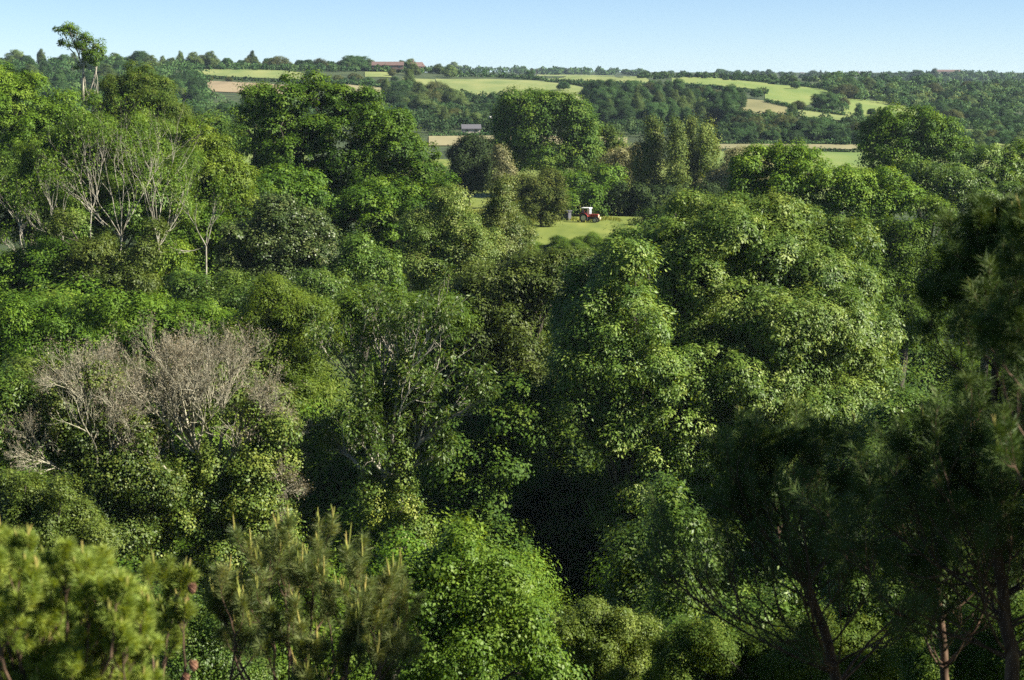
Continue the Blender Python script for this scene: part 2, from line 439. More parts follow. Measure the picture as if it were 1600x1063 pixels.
# name, label, species, distance, lobes (photo px: x, y, rx, ry, depth offset m), seed
def rl(x0, x1, y0, y1, n, a, b, sd):
    q = np.random.default_rng(sd); return [(q.uniform(x0, x1), q.uniform(y0, y1), q.uniform(a, b), q.uniform(a, b) * 1.1, q.uniform(-1, 1)) for _ in range(n)]
TREES = [
 # --- beyond the meadow
 ('oak_tree', 'broad dark green domed oak standing behind the red tractor', OAK, 335, [(830, 188, 52, 42), (885, 195, 45, 42), (800, 190, 30, 25), (850, 235, 70, 42), (900, 240, 35, 35), (860, 165, 45, 22), (800, 225, 30, 25)], dict(base=858)),
 ('oak_tree', 'yellowish green small tree against the right flank of the domed oak', OAK, 350, [(935, 225, 26, 26), (958, 238, 18, 22), (920, 255, 30, 30)], dict(mat='olive_g')),
 ('tree', 'pale silvery rounded willow left of the poplars', SIL, 330, [(968, 262, 24, 34), (958, 300, 32, 26), (990, 250, 12, 18)], {}),
 ('poplar_tree', 'slim upright poplar, leftmost and broadest of the row', POP, 322, [(1020, 218, 10, 26), (1018, 248, 17, 36), (1014, 296, 24, 38), (1002, 262, 12, 34)], dict(dens=.9)),
 ('poplar_tree', 'slim upright poplar, second from the left in the row', POP, 318, [(1056, 214, 8, 22), (1056, 250, 13, 36), (1056, 298, 18, 38)], {}),
 ('poplar_tree', 'slim upright poplar with the forked tip, third in the row', POP, 324, [(1080, 218, 7, 24), (1083, 256, 12, 36), (1082, 298, 17, 36)], {}),
 ('poplar_tree', 'slim upright poplar at the right end of the row', POP, 320, [(1102, 224, 9, 26), (1108, 260, 16, 34), (1116, 298, 24, 34)], {}),
 ('shrub', 'greyish green bush at the foot of the poplars', SIL, 300, [(1150, 262, 30, 26), (1178, 285, 30, 30), (1125, 290, 28, 24), (1150, 312, 50, 22)], dict(cat='bush')),
 ('holly_tree', 'nearly black rounded evergreen beside the stubble field', HOL, 310, [(732, 250, 30, 34), (722, 272, 26, 28), (748, 262, 20, 34), (732, 232, 18, 16)], dict(dens=1.5)),
 ('shrub', 'grey green shrub between the black evergreen and the domed oak', SIL, 305, [(784, 252, 12, 20), (790, 278, 20, 20)], dict(cat='bush')),
 ('hawthorn', 'brownish green hawthorn with dying blossom left of the tractor', OLV, 270, [(845, 298, 32, 24), (815, 305, 30, 28), (870, 305, 16, 22), (835, 325, 40, 26), (860, 283, 18, 12)], {}),
 ('elder_bush', 'dark bush in the shade behind the tractor', SY, 296, [(900, 290, 32, 22), (925, 300, 24, 20), (950, 285, 26, 20), (880, 285, 20, 18)], dict(cat='bush')),
 ('elder_bush', 'dark bush under the poplars right of the tractor', HOL, 291, [(968, 314, 26, 26), (1005, 320, 34, 28), (1050, 320, 40, 28), (1100, 318, 40, 28), (1150, 325, 40, 30), (1000, 345, 40, 16), (1060, 350, 44, 16)], dict(cat='bush')),
 ('oak_tree', 'tree with a crown of open limbs left of the large sycamore', OAK, 235, [(400, 152, 28, 20), (380, 175, 20, 16), (420, 178, 24, 18), (395, 215, 32, 26)], dict(dens=.6)),
 ('oak_tree', 'dark domed tree rising on its own above the bright ash wood at right', OAK, 262, [(1420, 205, 55, 34), (1380, 230, 40, 34), (1465, 225, 42, 32), (1425, 250, 60, 34), (1490, 235, 22, 20), (1360, 205, 20, 18)], dict(base=1430, mat='sycamore')),
 ('ash_tree', 'loose grey green tree at the right border below the domed tree', AS, 235, [(1540, 262, 45, 30), (1595, 262, 40, 30), (1500, 280, 35, 34), (1560, 310, 60, 40), (1620, 300, 40, 40)], {}),
 ('hawthorn', 'rough low thorn bushes bordering the left side of the clearing', OLV, 250, [(800, 345, 20, 20), (818, 362, 14, 16), (775, 350, 26, 30), (745, 360, 26, 30), (812, 380, 16, 16), (790, 372, 30, 26)], dict(cat='bush', size=.9)),
 ('elder_bush', 'dark leafy bush right behind the low black shed', SY, 290, [(875, 320, 24, 20), (900, 318, 24, 18), (940, 322, 20, 22), (925, 312, 20, 18)], dict(cat='bush')),
 # --- large sycamore
 ('sycamore_tree', 'very large broad sycamore whose crown rises highest left of centre', SY, 205, [(492, 152, 50, 32), (440, 195, 62, 50), (560, 195, 60, 48), (610, 230, 58, 52), (650, 275, 45, 55), (480, 240, 80, 60), (560, 285, 80, 60), (425, 270, 50, 50), (625, 190, 22, 22)], dict(base=530, twigs=120)),
 ('sycamore_tree', 'lower sycamore spilling from the foot of the large one', SY, 188, [(600, 320, 60, 34), (655, 345, 55, 45), (560, 350, 55, 45), (690, 310, 25, 35), (610, 385, 60, 45)], {}),
 # --- left bank
 ('ash_tree', 'rounded yellow green crown topping the left bank', FE, 212, [(210, 140, 36, 34), (190, 165, 38, 36), (245, 170, 42, 38), (225, 205, 62, 36), (270, 195, 26, 30), (165, 190, 25, 28)], dict(mat='olive_g', limbs=1.5)),
 ('ash_tree', 'green tree filling the upper left border below the far wood', AS, 195, [(20, 165, 60, 50), (80, 200, 55, 48), (-20, 150, 40, 50), (30, 225, 70, 50), (120, 220, 40, 36)], dict(mat='bright2')),
 ('ash_tree', 'pale green ash crown above the bare white branches', FE, 162, [(150, 222, 55, 36), (215, 225, 55, 40), (100, 245, 50, 40), (180, 275, 66, 44), (250, 275, 50, 50), (60, 270, 45, 46), (120, 300, 60, 44), (210, 325, 56, 44), (150, 345, 60, 36), (270, 330, 36, 36)], dict(mat='bright2', dens=.9)),
 ('ash_tree', 'slender ash with bare forked stem right of the white branches', BR, 172, [(305, 225, 38, 34), (340, 260, 42, 40), (355, 295, 34, 40), (300, 280, 36, 40), (325, 315, 36, 26)], dict(base=322)),
 ('sycamore_tree', 'dim dark tree in the gap below the bare forked ash', SY, 178, [(370, 330, 40, 50), (340, 400, 40, 50), (385, 400, 40, 50)], dict(dens=1.1)),
 ('ash_tree', 'green tree at the left border behind the first bare limbs', AS, 168, [(15, 290, 45, 40), (60, 310, 40, 35), (10, 350, 50, 40), (90, 280, 30, 26)], {}),
 ('ash_tree', 'leafy tree among the bare white branches', AS, 160, [(120, 350, 50, 34), (100, 385, 45, 36), (150, 400, 40, 30), (210, 330, 40, 30), (260, 310, 35, 30), (235, 290, 30, 24)], dict(dens=.8)),
 ('willow_tree', 'small fresh green rounded willow under the white branches', BR, 150, [(268, 415, 28, 28), (262, 445, 34, 22), (285, 395, 14, 14)], {}),
 ('sycamore_tree', 'shady tree beneath the bare branches on the left slope', SY, 145, [(60, 420, 55, 40), (10, 440, 50, 40), (110, 440, 45, 34), (40, 460, 60, 30)], {}),
 ('sycamore_tree', 'grey glinting sycamore in front of the large sycamore', GRY, 155, [(430, 335, 40, 26), (395, 375, 48, 40), (455, 370, 50, 42), (495, 400, 42, 36), (420, 420, 60, 40), (370, 430, 34, 34)], dict(mat='ashgrey')),
 ('ash_tree', 'small dark ash right of the grey glinting sycamore', AS, 142, [(560, 395, 34, 22), (590, 420, 34, 26), (545, 430, 45, 34), (600, 455, 40, 28)], {}),
 ('aspen_tree', 'aspen with glinting speckled leaves, leftmost of its pair below the meadow', GRY, 150, [(700, 330, 32, 36), (680, 375, 48, 48), (725, 385, 48, 46), (690, 430, 60, 40), (655, 350, 22, 26)], dict(size=.7, dens=.9)),
 ('aspen_tree', 'pointed aspen with speckled leaves just left of the grass clearing', GRY, 160, [(782, 305, 18, 24), (785, 340, 30, 34), (790, 380, 38, 34), (770, 410, 40, 30)], dict(size=.7, dens=.9)),
 ('sycamore_tree', 'green tree filling the gap between the slender ash and the large sycamore', SY, 186, [(440, 300, 60, 36), (400, 310, 40, 36), (470, 320, 50, 36)], {}),
 ('sycamore_tree', 'green tree low between the white limbs and the slender ash', SY, 170, [(290, 350, 44, 34), (260, 370, 44, 34), (330, 370, 40, 36), (290, 400, 50, 30)], {}),
 ('sycamore_tree', 'very dark low tree at the bottom of the deep hollow', SY, 104, [(880, 880, 50, 40), (940, 900, 50, 40), (820, 880, 50, 40), (900, 840, 40, 30)], dict(mat='oak')),  # dark leaf colour stands in for shade at the hollow's bottom
 # --- middle band
 ('ash_tree', 'low green ash thicket along the left border at mid height', AS, 118, [(20, 500, 60, 34), (90, 505, 50, 30), (60, 540, 60, 34), (150, 540, 50, 30), (0, 560, 40, 40)], dict(mat='sycamore')),
 ('ash_tree', 'dense even green ash canopy above the dead tree', AS, 112, [(170, 490, 45, 24), (230, 500, 55, 30), (300, 505, 50, 30), (350, 525, 45, 34), (260, 540, 60, 34), (330, 560, 50, 34), (200, 560, 50, 30), (140, 480, 30, 18)], dict(mat='bright2')),
 ('ash_tree', 'feathery yellow green tree behind the ivy clad ash', FE, 108, [(440, 480, 55, 34), (400, 510, 45, 36), (480, 515, 50, 40), (435, 550, 60, 40), (470, 590, 50, 36), (420, 450, 20, 12)], dict(mat='bright')),
 ('ash_tree', 'green tree between feathery tree and shadowed slope', AS, 112, [(590, 475, 50, 26), (640, 495, 50, 30), (560, 510, 45, 32), (690, 500, 40, 36)], dict(mat='bright2')),
 ('ash_tree', 'olive green loose tree in front of the grass clearing', AS, 118, [(760, 455, 50, 36), (810, 440, 45, 34), (850, 436, 45, 34), (720, 480, 45, 40), (790, 500, 60, 44), (885, 430, 34, 26), (850, 412, 30, 14), (895, 408, 26, 12), (820, 415, 22, 16), (730, 540, 60, 50), (820, 560, 50, 40)], dict(dens=.9, mat='yellowash')),
 ('ash_tree', 'tall shadowed ash in the dark hollow, left of the giant ash', AS, 122, [(860, 490, 55, 46), (790, 560, 60, 60), (850, 600, 60, 60), (730, 580, 40, 60), (800, 680, 70, 70), (880, 700, 60, 70), (820, 540, 60, 50), (900, 610, 50, 60), (740, 700, 50, 60), (760, 780, 60, 60), (860, 790, 60, 60)], dict(twigs=90, mat='oak')),  # leaves darkened by colour to deepen the hollow's shade
 ('ash_tree', 'ash crown tilting over the near edge of the meadow', AS, 112, [(968, 396, 28, 20), (935, 432, 34, 24), (1000, 388, 26, 20), (920, 455, 45, 34), (965, 425, 30, 26), (940, 490, 50, 40), (900, 520, 40, 40), (990, 385, 40, 24), (1040, 372, 44, 26)], dict(mat='ash')),
 ('ash_tree', 'giant glossy ash dominating the right centre', AS, 104, [(1180, 470, 170, 130, 2), (1110, 385, 110, 68, 3), (1190, 375, 90, 58, 3), (1260, 430, 100, 86, 2), (1315, 545, 80, 130), (1190, 600, 150, 140, -1), (1075, 480, 95, 110, 1), (1110, 620, 90, 110, -1), (1260, 690, 110, 100, -1), (1140, 740, 90, 80, -1), (1350, 610, 48, 80), (1040, 390, 50, 36, 4)], dict(base=1180, twigs=260, mat='ashglossy', size=.95, clump=.8)),
 ('ash_tree', 'half shaded ash hanging between the dark hollow and the giant ash', AS, 100, [(990, 500, 60, 50), (1010, 590, 60, 56), (950, 570, 50, 54), (1060, 650, 60, 50), (1090, 590, 50, 46), (930, 500, 40, 40), (1120, 720, 56, 56), (1040, 730, 56, 56), (970, 660, 56, 60), (900, 640, 46, 56), (980, 430, 50, 40), (900, 560, 44, 44), (1000, 800, 60, 50)], dict(twigs=120, dens=.85, mat='ashglossy', size=1.0)),
 ('sycamore_tree', 'dim green tree low in the shaded hollow', SY, 112, [(900, 790, 50, 50), (850, 830, 50, 50), (980, 790, 60, 50), (760, 790, 45, 55), (830, 760, 50, 40)], dict(dens=.8)),
 ('sycamore_tree', 'bright green maple wood crown behind the giant ash', SY, 190, [(1200, 262, 50, 32), (1260, 265, 52, 34), (1310, 290, 48, 36), (1225, 305, 70, 36), (1370, 305, 45, 34), (1410, 310, 38, 30), (1330, 330, 60, 34), (1160, 290, 24, 30)], dict(mat='bright2')),
 ('ash_tree', 'mixed green tree right of the giant ash', AS, 140, [(1360, 390, 45, 34), (1410, 380, 45, 34), (1390, 440, 50, 44), (1450, 420, 45, 44), (1430, 500, 50, 48), (1460, 350, 34, 30)], dict(mat='bright2')),
 ('ash_tree', 'green tree at the right border behind the dark pine', AS, 150, [(1520, 400, 50, 50), (1590, 400, 50, 60), (1500, 480, 50, 50), (1570, 500, 60, 60)], {}),
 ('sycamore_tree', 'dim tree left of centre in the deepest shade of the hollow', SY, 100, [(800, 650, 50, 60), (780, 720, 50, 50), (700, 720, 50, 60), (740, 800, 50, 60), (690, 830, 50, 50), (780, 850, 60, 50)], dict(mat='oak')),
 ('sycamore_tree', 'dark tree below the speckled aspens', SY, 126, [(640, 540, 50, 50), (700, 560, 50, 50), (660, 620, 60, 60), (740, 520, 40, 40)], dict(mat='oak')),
 ('ash_tree', 'green ash behind the feathery tree on the left bank', AS, 128, [(360, 470, 60, 36), (300, 460, 40, 30), (420, 480, 60, 40), (380, 520, 60, 44), (500, 470, 50, 36), (560, 490, 50, 40)], {}),
 ('ash_tree', 'leafy ash in front of the fan of white limbs', AS, 144, [(150, 395, 34, 24), (225, 400, 26, 20), (200, 440, 50, 30), (130, 430, 40, 26), (100, 350, 26, 18), (240, 360, 18, 14)], dict(mat='yellowash')),
 ('ash_tree', 'yellow green loose ash behind the dead tree', AS, 92, [(60, 600, 46, 36), (120, 590, 46, 34), (220, 600, 56, 34), (300, 600, 56, 34), (380, 610, 46, 34), (430, 650, 44, 40), (160, 650, 60, 40), (90, 660, 50, 40)], dict(mat='yellowash', dens=.8)),
 ('ash_sapling', 'ash sapling thicket added under the pines at lower right for shade', AS, 47, [(1380, 930, 70, 60), (1480, 920, 70, 60), (1580, 900, 70, 60), (1650, 860, 70, 60), (1340, 1000, 60, 50), (1500, 1000, 80, 60)], dict(clump=.7)),  # added to keep sun off the slope left of it
 ('ash_sapling', 'small shaded ash left of the bent pine trunk', AS, 52, [(1160, 980, 50, 40), (1230, 960, 50, 40), (1080, 1000, 40, 30)], dict(clump=.7)),
 ('ash_tree', 'broad ash added behind the dark pines to shade the hollow', AS, 82, [(1420, 680, 70, 60), (1500, 700, 80, 70), (1360, 740, 60, 60), (1450, 800, 80, 70), (1560, 760, 70, 70), (1340, 830, 60, 60)], {}),  # added to cast shade into the hollow
 ('ash_tree', 'ash added for shade at the right border behind the tallest dark pine', AS, 56, [(1650, 740, 80, 70), (1600, 820, 80, 70), (1700, 800, 80, 80)], dict(clump=.8)),  # added as a further sun block for the slope
 ('ash_tree', 'ash on the flat ground between the maple and the grey green border tree', AS, 215, [(1470, 285, 40, 26), (1440, 300, 40, 26), (1500, 300, 40, 30), (1540, 320, 50, 36), (1590, 330, 50, 40)], {}),
 ('oak_tree', 'oak in the dip left of the tree with open limbs', OAK, 300, [(330, 205, 40, 22), (370, 212, 34, 22), (290, 212, 30, 22), (345, 228, 50, 24)], {}),
 # --- near left
 ('ash_tree', 'leafy ash at the left border beside the dead tree', AS, 74, [(15, 630, 38, 36), (-10, 680, 50, 44), (40, 690, 28, 30), (10, 600, 26, 18)], dict(size=.9)),
 ('elder_bush', 'yellow green small leaved bush at the left border below the ash', FE, 56, rl(-20, 110, 765, 860, 22, 14, 34, 1) + rl(80, 160, 800, 880, 9, 14, 28, 2), dict(cat='bush', size=.95, mat='yellowash', clump=.6)),
 ('sycamore_sapling', 'vivid green sapling with pointed crown at bottom centre', BR, 43, [(721, 836, 15, 20), (720, 862, 26, 24), (702, 898, 50, 36), (760, 920, 60, 50), (680, 950, 60, 50), (810, 985, 46, 55), (730, 1000, 80, 60), (665, 1030, 50, 60), (850, 1050, 40, 45), (640, 892, 34, 16)], dict(size=.95, clump=.55, dens=1.15, mat='brightash')),
 ('elder_bush', 'dark small bush left of the vivid sapling', SY, 50, [(610, 890, 36, 26), (590, 930, 40, 30), (630, 860, 30, 16)], dict(cat='bush', size=.7, clump=.6, dens=.7)),
 ('ash_sapling', 'shaded ash sapling seen through the pine at lower right', AS, 62, [(990, 870, 45, 34), (1040, 850, 40, 34), (1000, 930, 55, 36), (1070, 920, 50, 40), (1110, 860, 40, 40), (1000, 990, 60, 40), (1045, 985, 40, 40), (1050, 930, 40, 40)], dict(clump=.9, tr=.05)),
 ('ash_sapling', 'sunlit ash crown tip behind the pine top', AS, 58, [(1050, 780, 32, 24), (1060, 820, 34, 28), (1030, 770, 14, 12), (1050, 870, 40, 36), (1045, 930, 44, 40)], dict(clump=.7, tr=.04)),
 ('ash_tree', 'green ash low behind the dark pine at right', AS, 64, [(1180, 760, 45, 60), (1230, 820, 45, 50), (1300, 870, 60, 50), (1290, 960, 60, 40), (1180, 900, 50, 50), (1340, 760, 60, 60), (1440, 780, 70, 70), (1540, 800, 70, 80), (1450, 900, 70, 60)], dict(clump=.8)),
 ('elder_bush', 'sprawling bush with upright shoots right of the vivid sapling', FE, 47, rl(870, 1010, 965, 1060, 22, 12, 30, 3), dict(cat='bush', size=.8, mat='yellowash', clump=.42)),
 ('elder_bush', 'yellowish bush at the lower border under the pine limb', FE, 45, rl(1010, 1430, 1000, 1075, 44, 12, 36, 4), dict(cat='bush', size=.85, mat='olive_g', clump=.42)),
 ('elder_bush', 'dark bush at the foot of the tallest dark pine', FE, 40, rl(1420, 1660, 960, 1080, 34, 14, 40, 5), dict(cat='bush', size=.85, mat='oak', clump=.5)),  # dark leaf colour imitates the lack of sun under the pine
 ('thorn_bush', 'dark low bush at the right end of the meadow', OLV, 272, [(1012, 347, 24, 14), (1045, 345, 30, 17), (1085, 342, 30, 20)], dict(cat='bush', size=.9, mat='oak')),
 ('elder_bush', 'green bush showing between the two lower left pines', AS, 40, [(300, 1020, 60, 46), (360, 960, 50, 40), (270, 960, 40, 40), (350, 1060, 60, 40)], dict(cat='bush', size=.6, clump=.6)),
]
M['olive_g'] = leafmat('green_gold_leaves', (.030, .074, .012), (.060, .120, .020), (.108, .170, .034), .5, .4, .28)
M['bright2'] = leafmat('fresh_leaves', (.032, .082, .010), (.065, .145, .016), (.115, .205, .030), .45, .45, .30)
M['ashgrey'] = leafmat('glinting_leaves', (.026, .060, .016), (.055, .105, .032), (.120, .170, .070), .34, .9, .2)
M['yellowash'] = leafmat('olive_ash_leaves', (.032, .068, .012), (.066, .120, .022), (.115, .175, .042), .4, .6, .25)
M['ashglossy'] = leafmat('glossy_ash_leaves', (.033, .083, .015), (.076, .154, .027), (.162, .250, .066), .40, .8, .26)
M['brightash'] = leafmat('vivid_leaves', (.045, .115, .014), (.085, .190, .024), (.145, .260, .045), .38, .6, .32)
for i, (nm, lab, sp, d, lobs, kw) in enumerate(TREES):
    kw = dict(kw); c = kw.pop('cat', None)
    if kw.get('mat'): kw['mat'] = M[kw['mat']]
    tree(nm, lab, sp, d, lobs, 100 + i, cat=c or 'tree', **kw)

# ================================================================== bare and half bare trees
def bare(name, label, base, fork, d, limbs, seed, r0=.16, levels=((5, .62, .6, .55), (4, .6, .6, .6), (3, .6, .6, .7)), bark='pale_bark', cat='tree', leaf=None, jit=.15, up=.08, ivy=None, group=None, trunk_pts=None):
    """limbs: list of (dx px, dy px up) end offsets of the main limbs from the fork"""
    r = np.random.default_rng(seed)
    f = P(*fork, d); B = P(base, 500, d); B[2] = float(G(B[0], d)) - .3
    root = empty(name, tuple(B), label, cat, group)
    tp = bez(B[None], f[None], 9, .05, r)
    parts = [tubes(tp, np.linspace(r0 * 1.3, r0 * .85, 9)[None], 9)]
    k = d / F
    V = np.array([[dx * k, r.uniform(-.35, .35) * np.hypot(dx, dy) * k, dy * k] for dx, dy in limbs])
    ln = np.linalg.norm(V, axis=1)
    out, lv = grow(np.repeat(f[None], len(V), 0), V / ln[:, None], ln, np.full(len(V), r0 * .55), levels, r, jit, up)
    parts += out
    Vt, Qt = cat_(parts)
    mk('trunk', Vt - B, Qt, M[bark], root, smooth=True)
    if leaf:
        mt, lL, lW, n, spread, per = leaf
        tips = np.concatenate([p[:, -1] for p in lv[-1:]] + [lv[-1][:, len(lv[-1][0]) // 2]])
        tips = tips[r.choice(len(tips), size=min(n, len(tips)), replace=False)]
        c = np.repeat(tips, per, 0); ctn = np.repeat(r.normal(size=len(tips)) * .2, per)
        m = len(c)
        e = rdir(m, r); p = c + e * spread * r.uniform(.2, 1, size=(m, 1))
        Vl = leaves(p, nrm(rdir(m, r) + np.array([0, 0, .5])), e + np.array([0, 0, -.8]), lL * r.uniform(.7, 1.3, size=m), lW, .06)
        mk('crown', Vl - B, quads(m), M[mt], root, np.clip(.5 + ctn + r.normal(size=m) * .2, 0, 1))
    if ivy is not None:
        L = lobes_px(ivy, d, r)
        Vi, ti, _ = foliage(L, 'ivy', d, 1.0, r, 1.0)
        mk('ivy', Vi - B, quads(len(ti)), M['ivy'], root, ti)
    return root
WL = ((5, .66, .62, .36), (3, .62, .6, .45), (2, .6, .6, .55))
bare('bare_ash_tree', 'dying ash with white bare limbs fanning up, standing in the ivy mound', 195, (190, 372), 152, [(-62, 84), (-44, 112), (-22, 122), (0, 130), (18, 126), (34, 105), (-70, 52)], 1, .085, WL, leaf=('bright2', .24, .12, 90, .6, 14), ivy=[(180, 400, 22, 34), (172, 440, 34, 34), (190, 462, 40, 24)])
bare('bare_ash_tree', 'dying ash with white limbs, tallest forks, behind the small fresh willow', 252, (248, 385), 150, [(-30, 120), (-10, 140), (8, 130), (36, 62), (22, 95), (-22, 84), (30, 36)], 2, .08, WL, leaf=('bright2', .24, .12, 90, .6, 14))
bare('bare_ash_tree', 'dead pale branches arching left over the shady tree', 100, (98, 370), 148, [(-45, 30), (-38, 62), (-22, 74), (8, 66), (-52, 8)], 3, .07, WL, leaf=('bright2', .24, .12, 90, .6, 14))
bare('bare_ash_tree', 'bare forked grey tree leaning at the left border', 70, (40, 405), 149, [(-26, 40), (-6, 80), (-20, 84), (-34, 22)], 4, .10, WL, leaf=('bright2', .24, .12, 90, .6, 14))
bare('bare_ash_tree', 'thin pale single stem splitting in two before the dark gap', 328, (322, 385), 146, [(16, 66), (-12, 70), (-40, -3), (22, 52)], 5, .075, WL, leaf=('bright2', .24, .12, 90, .6, 14))
bare('bare_ash_tree', 'white twig tangle rising just behind the fan of limbs', 140, (143, 330), 158, [(-32, 78), (-15, 92), (5, 86), (22, 76), (-42, 48)], 6, .065, WL, leaf=('bright2', .24, .12, 90, .6, 14))
# tall lone tree breaking the skyline
def lone():
    r = np.random.default_rng(60); d = 196.0
    B = P(132, 500, d); B[2] = float(G(B[0], d)) - .3
    root = empty('lone_ash_tree', tuple(B), 'tall spindly tree with a leaning flat crown against the sky at upper left', 'tree')
    def path(pts): return np.array([P(*p, d) for p in pts])[None]
    s1 = path([(128, 290), (129, 200), (130, 160), (129, 130), (130, 112), (131, 98)]); s1[0, 0] = B
    s2 = path([(128, 230), (134, 160), (141, 140), (147, 125), (150, 112), (152, 98)])
    parts = [tubes(s1, np.array([[.3, .22, .17, .15, .13, .09]]), 8), tubes(s2, np.array([[.16, .13, .10, .09, .08, .05]]), 6)]
    lob = [(98, 50, 12, 8), (108, 48, 13, 8), (118, 58, 15, 10), (130, 66, 15, 11), (102, 64, 11, 6), (143, 74, 15, 11), (154, 84, 13, 10), (136, 86, 11, 7), (126, 99, 12, 8), (148, 98, 9, 7), (112, 72, 8, 5), (142, 150, 15, 10), (116, 146, 10, 7)]
    L = lobes_px(lob, d, r)
    V, t, C = foliage(L, 'ash', d, .55, r, .85, .7, sub=False)
    mk('crown', V - B, quads(len(t)), M['bright2'], root, t)
    st = np.repeat(s1[0, 4:5], 9, 0); st[6:] = s2[0, 4]
    ends = L[[0, 1, 2, 3, 8, 7, 6, 5, 9], :3]
    bp = bez(st, ends, 8, .07, r); parts.append(tubes(bp, np.linspace(.085, .035, 8)[None].repeat(9, 0), 5))
    k = r.choice(len(C), size=60); Cc = C[k]; li = np.argmin(((Cc[:, None] - ends[None]) ** 2).sum(2), 1)
    bp2 = bez(bp[li, r.integers(3, 8, size=60)], Cc, 5, .1, r); parts.append(tubes(bp2, np.linspace(.035, .015, 5)[None].repeat(60, 0), 3))
    Vt, Qt = cat_(parts); mk('trunk', Vt - B, Qt, M['pale_bark'], root, smooth=True)
lone()
# dead pinkish twiggy tree with seed keys, ivy below
TW = ((7, .62, .6, .6), (7, .62, .62, .65), (6, .6, .7, .7), (4, .6, .8, .8))
bare('dead_ash_tree', 'dense dead pinkish grey tree, right half of the pair, ivy at its foot', 345, (325, 760), 76,
     [(-72, 125), (-28, 155), (18, 158), (76, 124), (105, 75), (-110, 85), (46, 150), (-120, 40), (115, 28), (100, -20)], 11, .16, TW, 'dead_bark',
     leaf=('seed', .10, .035, 3000, .26, 4), jit=.13, up=.07,
     ivy=[(330, 790, 60, 46), (400, 770, 50, 50), (440, 830, 34, 40), (280, 800, 50, 50), (370, 850, 80, 50), (230, 830, 50, 44), (440, 730, 26, 30), (330, 735, 34, 26), (280, 740, 30, 30), (390, 720, 34, 26), (300, 900, 80, 40), (420, 890, 50, 40), (440, 680, 24, 26)] + [(230 + 210 * a, 640 + 110 * b, 9 + 10 * c, 8 + 9 * c) for a, b, c in np.random.default_rng(3).uniform(size=(20, 3))])
bare('dead_ash_tree', 'dead pinkish grey twiggy tree, left half of the pair', 165, (150, 765), 74,
     [(-72, 100), (-36, 130), (12, 140), (60, 130), (-95, 50), (96, 90), (36, 110), (-80, 10)], 12, .14, TW, 'dead_bark',
     leaf=('seed', .10, .035, 1800, .26, 3), jit=.14, up=.05,
     ivy=[(160, 760, 44, 40), (200, 740, 50, 34), (120, 700, 34, 30), (180, 820, 60, 44), (110, 640, 40, 34), (150, 600, 44, 26), (250, 760, 40, 30)] + [(70 + 160 * a, 640 + 120 * b, 9 + 10 * c, 8 + 9 * c) for a, b, c in np.random.default_rng(4).uniform(size=(16, 3))])
# ivy clad ash with long rising pale limbs
AW = ((6, .60, .6, .55), (5, .6, .62, .6), (4, .55, .7, .7))
bare('ivy_clad_ash_tree', 'thinly leaved ash with long pale rising limbs and an ivy wrapped trunk', 625, (622, 745), 78,
     [(-85, 150), (-75, 90), (-45, 170), (-10, 190), (30, 175), (62, 120), (-90, 25), (78, 70), (22, 100), (-35, 95), (-110, -10), (60, 30)], 13, .17, AW, 'pale_bark',
     leaf=('ash', .20, .075, 2300, .34, 8), jit=.13, up=.08,
     ivy=[(628, 650, 13, 40), (630, 600, 12, 34), (582, 660, 9, 34), (624, 710, 18, 34), (632, 780, 22, 44), (585, 780, 18, 50), (640, 840, 30, 40)])
